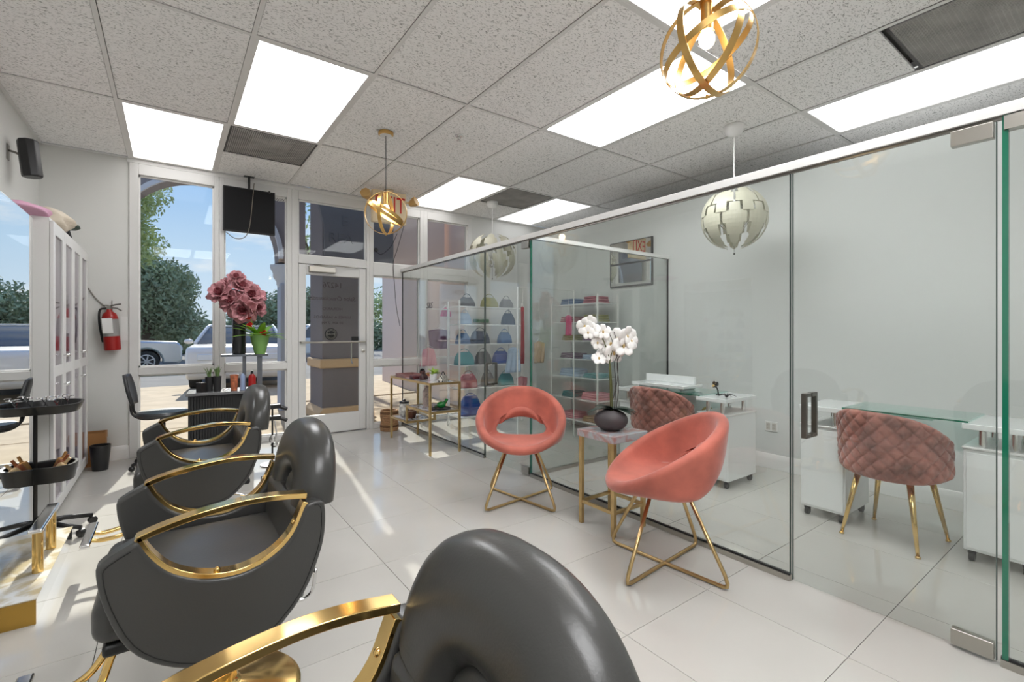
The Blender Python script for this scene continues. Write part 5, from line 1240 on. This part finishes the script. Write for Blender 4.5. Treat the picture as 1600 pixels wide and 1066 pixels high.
# on the top shelf
tr2 = thing('wooden_tray', 'flat rose brown tray on the far end of the rack top', 'tray', (RX - 0.02, RY + 0.33, 0.7125))
MB().box(-0.11, 0.11, -0.13, 0.13, 0, 0.008).box(-0.11, -0.10, -0.13, 0.13, 0.008, 0.035).box(0.10, 0.11, -0.13, 0.13, 0.008, 0.035).box(-0.10, 0.10, -0.13, -0.12, 0.008, 0.035).box(-0.10, 0.10, 0.12, 0.13, 0.008, 0.035).build('tray_body', mat('rose brown', srgb(150, 108, 104), 0.5), tr2)
cl_ = thing('ring_clock', 'tiny upright ring shaped mirror behind the tray on the rack', 'mirror', (RX + 0.13, RY + 0.30, 0.7125), R(-60))
MB().tube([(0.035 * cos(a), 0, 0.045 + 0.035 * sin(a)) for a in [2 * pi * k / 24 for k in range(24)]], 0.005, 6, True).build('ring', M_black, cl_)
MB().lathe([(0, -0.002), (0.031, -0.002), (0.031, 0.002), (0, 0.002)], 24, mtx=Matrix.Translation((0, 0, 0.045)) @ Matrix.Rotation(pi / 2, 4, 'X')).box(-0.02, 0.02, -0.015, 0.015, 0, 0.006).build('face', M_mirror, cl_)
tag(MB().box(-0.045, 0.045, -0.05, 0.05, 0, 0.035).build('small_case', M_maroon, bevel=0.008), 'small flat maroon case in the middle of the rack top', 'case').location = (RX - 0.07, RY + 0.06, 0.7125)
handbag('dark brown mini bag with handle next to the green plant on the rack', (RX - 0.03, RY - 0.07, 0.7125), 0.10, 0.07, 0.06, M_brown, R(30), 0.035)
chk = bpy.data.materials.new('zigzag black and cream'); chk.use_nodes = True; _t = chk.node_tree
_c = N(_t, 'ShaderNodeTexCoord'); _w = N(_t, 'ShaderNodeTexWave', Scale=16.0, Distortion=6.0); _w.wave_type = 'BANDS'; _r = N(_t, 'ShaderNodeValToRGB'); _r.color_ramp.interpolation = 'CONSTANT'
_r.color_ramp.elements[0].color = (0.01, 0.01, 0.01, 1); _r.color_ramp.elements[1].position = 0.5; _r.color_ramp.elements[1].color = (0.7, 0.66, 0.58, 1)
_t.links.new(_c.outputs['Object'], _w.inputs['Vector']); _t.links.new(_w.outputs['Fac'], _r.inputs[0]); _t.links.new(_r.outputs[0], _t.nodes['Principled BSDF'].inputs['Base Color'])
handbag('black and cream patterned clutch on the near end of the rack top', (RX + 0.03, RY - 0.40, 0.7125), 0.13, 0.07, 0.065, chk, R(35), 0.035, rnd_=0.05, hm=M_black)
pl_ = thing('small_plant', 'bright green leafy plant in a white pot on the rack top', 'plant', (RX + 0.02, RY - 0.20, 0.7125))
MB().lathe([(0, 0), (0.032, 0), (0.042, 0.07), (0.037, 0.07), (0.034, 0.06), (0, 0.06)], 20).build('pot', M_white, pl_, auto=True)
rnd = random.Random(9)
for k in range(26): leaf_mesh(rnd.uniform(0.045, 0.085), 0.014, mat('lime leaf', srgb(150, 180, 70), 0.5), pl_, (0, 0, 0.062), rnd.uniform(0, 6.28), R(rnd.uniform(15, 85)), 0.4)
# middle shelf
tag(MB().lathe([(0, 0), (0.09, 0), (0.10, 0.012), (0.094, 0.014), (0.085, 0.006), (0, 0.006)], 28, (RX + 0.03, RY - 0.36, 0.4285)).build('dark_plate', M_black, auto=True), 'round dark plate on the middle shelf of the rack', 'plate')
gv = thing('green_ornament', 'glossy green glass ornament lying on the dark plate', 'ornament', (RX + 0.03, RY - 0.36, 0.4355))
MB().ball((0, 0, 0.035), 0.05, 0.035, 0.034, 16, 10).tube([(0.03, 0, 0.045), (0.06, 0.0, 0.075), (0.065, 0, 0.09)], 0.014, 8, rr=[0.02, 0.014, 0.018]).build('glass_body', mat('emerald glass', srgb(20, 130, 50), 0.06, spec=0.8), gv, smooth=True)
MB().ball((-0.055, 0.01, 0.018), 0.02, 0.02, 0.017, 10, 8).build('stone', mat('moss', srgb(60, 75, 50), 0.8), gv, smooth=True)
tag(MB().lathe([(0, 0), (0.035, 0), (0.05, 0.06), (0.045, 0.16), (0.025, 0.20), (0.03, 0.22), (0, 0.22)], 20, (RX - 0.02, RY - 0.13, 0.4285)).build('patterned_vase', mat('speckled vase', srgb(200, 180, 172), 0.5, var=(60, 0.45)), auto=True), 'speckled cream and brown vase on the middle rack shelf', 'vase')
# lower shelf
jr = thing('ceramic_jar', 'white and black ceramic jar with black lid on the low rack shelf', 'jar', (RX - 0.05, RY + 0.40, 0.2535))
MB().lathe([(0, 0), (0.045, 0), (0.058, 0.04), (0.058, 0.12), (0.048, 0.15), (0, 0.15)], 24).build('jar_body', mat('painted jar', srgb(222, 220, 214), 0.25, var=(22, 0.7)), jr, auto=True)
MB().lathe([(0, 0.15), (0.055, 0.15), (0.055, 0.168), (0.02, 0.175), (0.012, 0.195), (0, 0.2)], 24).build('lid', M_black, jr, auto=True)
tag(MB().lathe([(0, 0), (0.045, 0), (0.065, 0.05), (0.06, 0.085), (0.05, 0.085), (0.045, 0.03), (0, 0.02)], 20, (RX - 0.04, RY + 0.24, 0.2535)).build('brown_bowl', mat('brown wood', srgb(96, 56, 36), 0.5), auto=True), 'dark wooden bowl beside the jar on the low rack shelf', 'bowl')
# woven basket on the floor
bk_ = thing('woven_basket', 'round wicker basket on the floor by the sidelight, beside the rack', 'basket', (2.20, 5.62, 0))
wk = mat('wicker', srgb(176, 134, 96), 0.85, bump=(90, 0.8, 3), var=(30, 0.3))
for k in range(11):
    r_ = 0.098 + 0.004 * sin(k); MB().tube([(r_ * cos(a), r_ * sin(a), 0.013 + 0.023 * k) for a in [2 * pi * q / 28 for q in range(28)]], 0.0135, 6, True).build('coil', wk if k not in (2, 9) else mat('dark wicker', srgb(110, 76, 50), 0.85), bk_, smooth=True)
MB().lathe([(0, 0.0), (0.09, 0.0), (0.09, 0.01), (0, 0.01)], 24).build('bottom', wk, bk_)

# ------------------------------------------------------------------ shelves and bags in the far glass room
def shelf_unit(label, loc, w, d, zs, rz=0, htop=1.62):
    t = thing('display_shelf', label, 'shelf', loc, rz, 'white display shelves in the far room')
    for sx in (-1, 1):
        for sy in (-1, 1): MB().box(sx * w / 2 - 0.009, sx * w / 2 + 0.009, sy * d / 2 - 0.009, sy * d / 2 + 0.009, 0, htop).build('post', M_white, t)
    for z in zs: MB().box(-w / 2 + 0.009, w / 2 - 0.009, -d / 2, d / 2, z - 0.014, z).build('shelf_board', M_gloss, t, bevel=0.002)
    return t
ZS = [0.14, 0.50, 0.80, 1.07, 1.32, 1.55]
SX, SY = 3.42, 5.30
shelf_unit('white open shelf rack of bags, in the middle of the far glass room', (SX, SY, 0), 0.98, 0.30, ZS)
shelf_unit('narrow white shelf rack of folded goods behind the inner glass door', (4.10, 4.15, 0), 0.34, 0.80, [0.16, 0.42, 0.68, 0.90, 1.12, 1.34, 1.56], htop=1.66)
MC = {n: mat(n + ' fabric', srgb(*c), 0.75) for n, c in dict(navy=(40, 62, 92), denim=(70, 105, 150), teal=(60, 140, 145), purple=(120, 88, 118), olive=(150, 148, 92), charcoal=(60, 62, 68), rose=(170, 100, 112), magenta=(205, 60, 120), red=(150, 40, 55), paleblue=(170, 190, 215), tan=(180, 150, 118), white=(225, 222, 220), zebra=(120, 118, 118), pink=(225, 160, 170), royal=(30, 70, 150), green=(50, 120, 80), coral=(214, 90, 84)).items()}
GB = 'bags displayed in the far glass room'
rows = [
 (1.55, [(-0.30, 'charcoal', 0.17, 0.10, 'charcoal rounded bag at the left of the top shelf'), (0.05, 'olive', 0.20, 0.11, 'olive green bag in the middle of the top shelf'), (0.33, 'zebra', 0.15, 0.10, 'grey mottled bag at the right of the top shelf')]),
 (1.32, [(0.36, 'navy', 0.15, 0.13, 'dark navy bag alone at the right of the second shelf'), (-0.33, 'paleblue', 0.13, 0.12, 'pale blue bag at the left of the second shelf')]),
 (1.07, [(-0.36, 'denim', 0.15, 0.11, 'denim blue pouch at the left of the third shelf'), (-0.10, 'navy', 0.22, 0.135, 'large ruffled blue bag on the third shelf'), (0.30, 'denim', 0.16, 0.12, 'medium blue handled bag right on the third shelf')]),
 (0.80, [(-0.34, 'teal', 0.22, 0.13, 'teal bag at the left of the fourth shelf'), (-0.05, 'charcoal', 0.18, 0.13, 'black half-round bag on the fourth shelf'), (0.24, 'royal', 0.20, 0.13, 'royal blue duffel on the fourth shelf')]),
 (0.50, [(-0.28, 'rose', 0.20, 0.14, 'dull rose bag at the left of the fifth shelf'), (0.02, 'zebra', 0.14, 0.14, 'striped grey bag in the middle of the fifth shelf'), (0.32, 'teal', 0.18, 0.12, 'small teal bag right on the fifth shelf')]),
 (0.14, [(-0.25, 'royal', 0.24, 0.20, 'bright blue tote on the lowest shelf'), (0.12, 'purple', 0.2, 0.18, 'purple and white tote on the lowest shelf')]),
]
for z, its in rows:
    for (dx, cn, w, h, lb) in its:
        handbag(lb, (SX + dx, SY - 0.01, z + 0.0005), w, 0.12, h, MC[cn], 0, 0.05, GB, 0.35)
rnd = random.Random(21)
cn_ = ['rose', 'paleblue', 'tan', 'denim', 'purple', 'pink', 'white', 'olive', 'teal', 'charcoal']; q = 0
nm_ = ['topmost', 'second', 'third', 'fourth', 'fifth', 'sixth', 'bottom']
for li, z in enumerate([1.56, 1.34, 1.12, 0.90, 0.68, 0.42, 0.16]):
    for sidei, dy in enumerate((-0.22, 0.16)):
        w_ = rnd.uniform(0.2, 0.28); c = cn_[(q * 3 + li) % 10]; q += 1; hh = rnd.uniform(0.05, 0.10)
        t = thing('folded_garment', 'folded %s garments on the %s board of the narrow rack, %s stack' % ({'paleblue': 'pale blue'}.get(c, c), nm_[li], ('near', 'far')[sidei]), 'clothes', (4.10, 4.15 + dy, z + 0.0005), 0, 'folded goods on the narrow rack')
        n = 3
        for k in range(n):
            MB().box(-0.12 + 0.005 * k, 0.12 - 0.004 * k, -w_ / 2 + 0.006 * k, w_ / 2 - 0.004 * k, hh * k / n, hh * (k + 1) / n - 0.003).build('fold', MC[c], t, bevel=0.008)
# hanging garments on a rail in front of the left windows
hr2 = thing('garment_rail', 'thin white rail on two posts inside the inner glass door', 'rail', (0, 0, 0))
MB().tube([(2.98, 4.0, 0), (2.98, 4.0, 1.70), (3.80, 4.0, 1.70), (3.80, 4.0, 0)], 0.007, 8).build('rail_bar', M_white, hr2)
hr = thing('garment_rail', 'white wall rail holding small hanging clothes in the far room', 'rail', (0, 0, 0))
MB().tube([(2.60, 5.55, 1.52), (3.0, 5.55, 1.52)], 0.008, 8).tube([(2.60, 5.55, 0), (2.60, 5.55, 1.52)], 0.008, 8).tube([(3.0, 5.55, 0), (3.0, 5.55, 1.52)], 0.008, 8).build('rail_bar', M_white, hr)
def garment(label, c, w, h, m, rz=0, kind='dress', group='hanging clothes in the far room', top=None):
    t = thing('hanging_garment', label, 'clothes', c, rz, group)
    if top: MB().tube([(0, 0, 0.06), (0, 0, top - c[2])], 0.0015, 5).build('cord', M_white, t)
    def fn(u, v):
        s = (u - 0.5) * 2; wid = w / 2 * (0.62 + 0.38 * v ** 0.7 if kind == 'dress' else 0.95 - 0.15 * v)
        return (s * wid, 0.012 * sin(s * 9 + v * 4) * v + 0.01 * (1 - abs(s)), -h * v - 0.02 * abs(s) * (1 - v))
    MB().grid(fn, 20, 10).build('cloth', m, t, smooth=True, solid=0.006)
    MB().tube([(-w * 0.28, 0, -0.01), (0, 0, 0.03), (w * 0.28, 0, -0.01)], 0.003, 5).tube([(0, 0, 0.03), (0.0, 0, 0.05), (0.012, 0, 0.062), (0.0, 0, 0.07)], 0.0018, 5).build('hanger', M_white, t)
    return t
garment('magenta bow ribbon garment hung high at the left of the far room', (2.98, 5.60, 1.55), 0.16, 0.12, MC['magenta'])
garment('purple shawl hung over the low bar near the corner glass', (2.88, 5.60, 1.26), 0.34, 0.26, MC['purple'], kind='flat')
garment('pink and red baby dress hanging behind the corner of the glass', (2.70, 5.55, 1.02), 0.24, 0.24, MC['pink'], top=1.515)
garment('coral red skirt hanging below the pink baby dress', (2.70, 5.55, 0.70), 0.18, 0.10, MC['coral'], top=1.515)
garment('blue scarf draped over the shelf front, striped below', (3.72, 5.08, 1.02), 0.26, 0.34, MC['paleblue'])
garment('rose pouch cloth hanging at the right of the bag shelf', (3.86, 5.08, 0.62), 0.20, 0.14, MC['rose'], kind='flat')
garment('dark red belt strap hanging by the inner glass door frame', (3.05, 4.0, 1.50), 0.045, 0.62, MC['red'], kind='flat', top=1.70)
garment('magenta scarf hanging beside the narrow rack', (3.72, 4.0, 1.42), 0.10, 0.24, MC['magenta'], kind='flat', top=1.70)
garment('pale printed cloth hanging beneath the red strap', (3.28, 4.00, 1.12), 0.16, 0.24, MC['tan'], kind='flat', top=1.70)
tag(MB().box(3.55, 3.80, 5.8, 5.84, 1.36, 1.41).build('green_sign', MC['green'], bevel=0.003), 'small green plaque on the far wall beyond the inner glass door', 'sign')
# white script letters on the partition
text('S&S', 0.10, (XG - 0.006, 5.02, 1.50), (pi / 2, 0, -pi / 2), M_black, 'shop_lettering', None, shear=0.3)
o = bpy.data.objects['shop_lettering']; tag(o, 'black script lettering on the far pane of the partition', 'lettering')
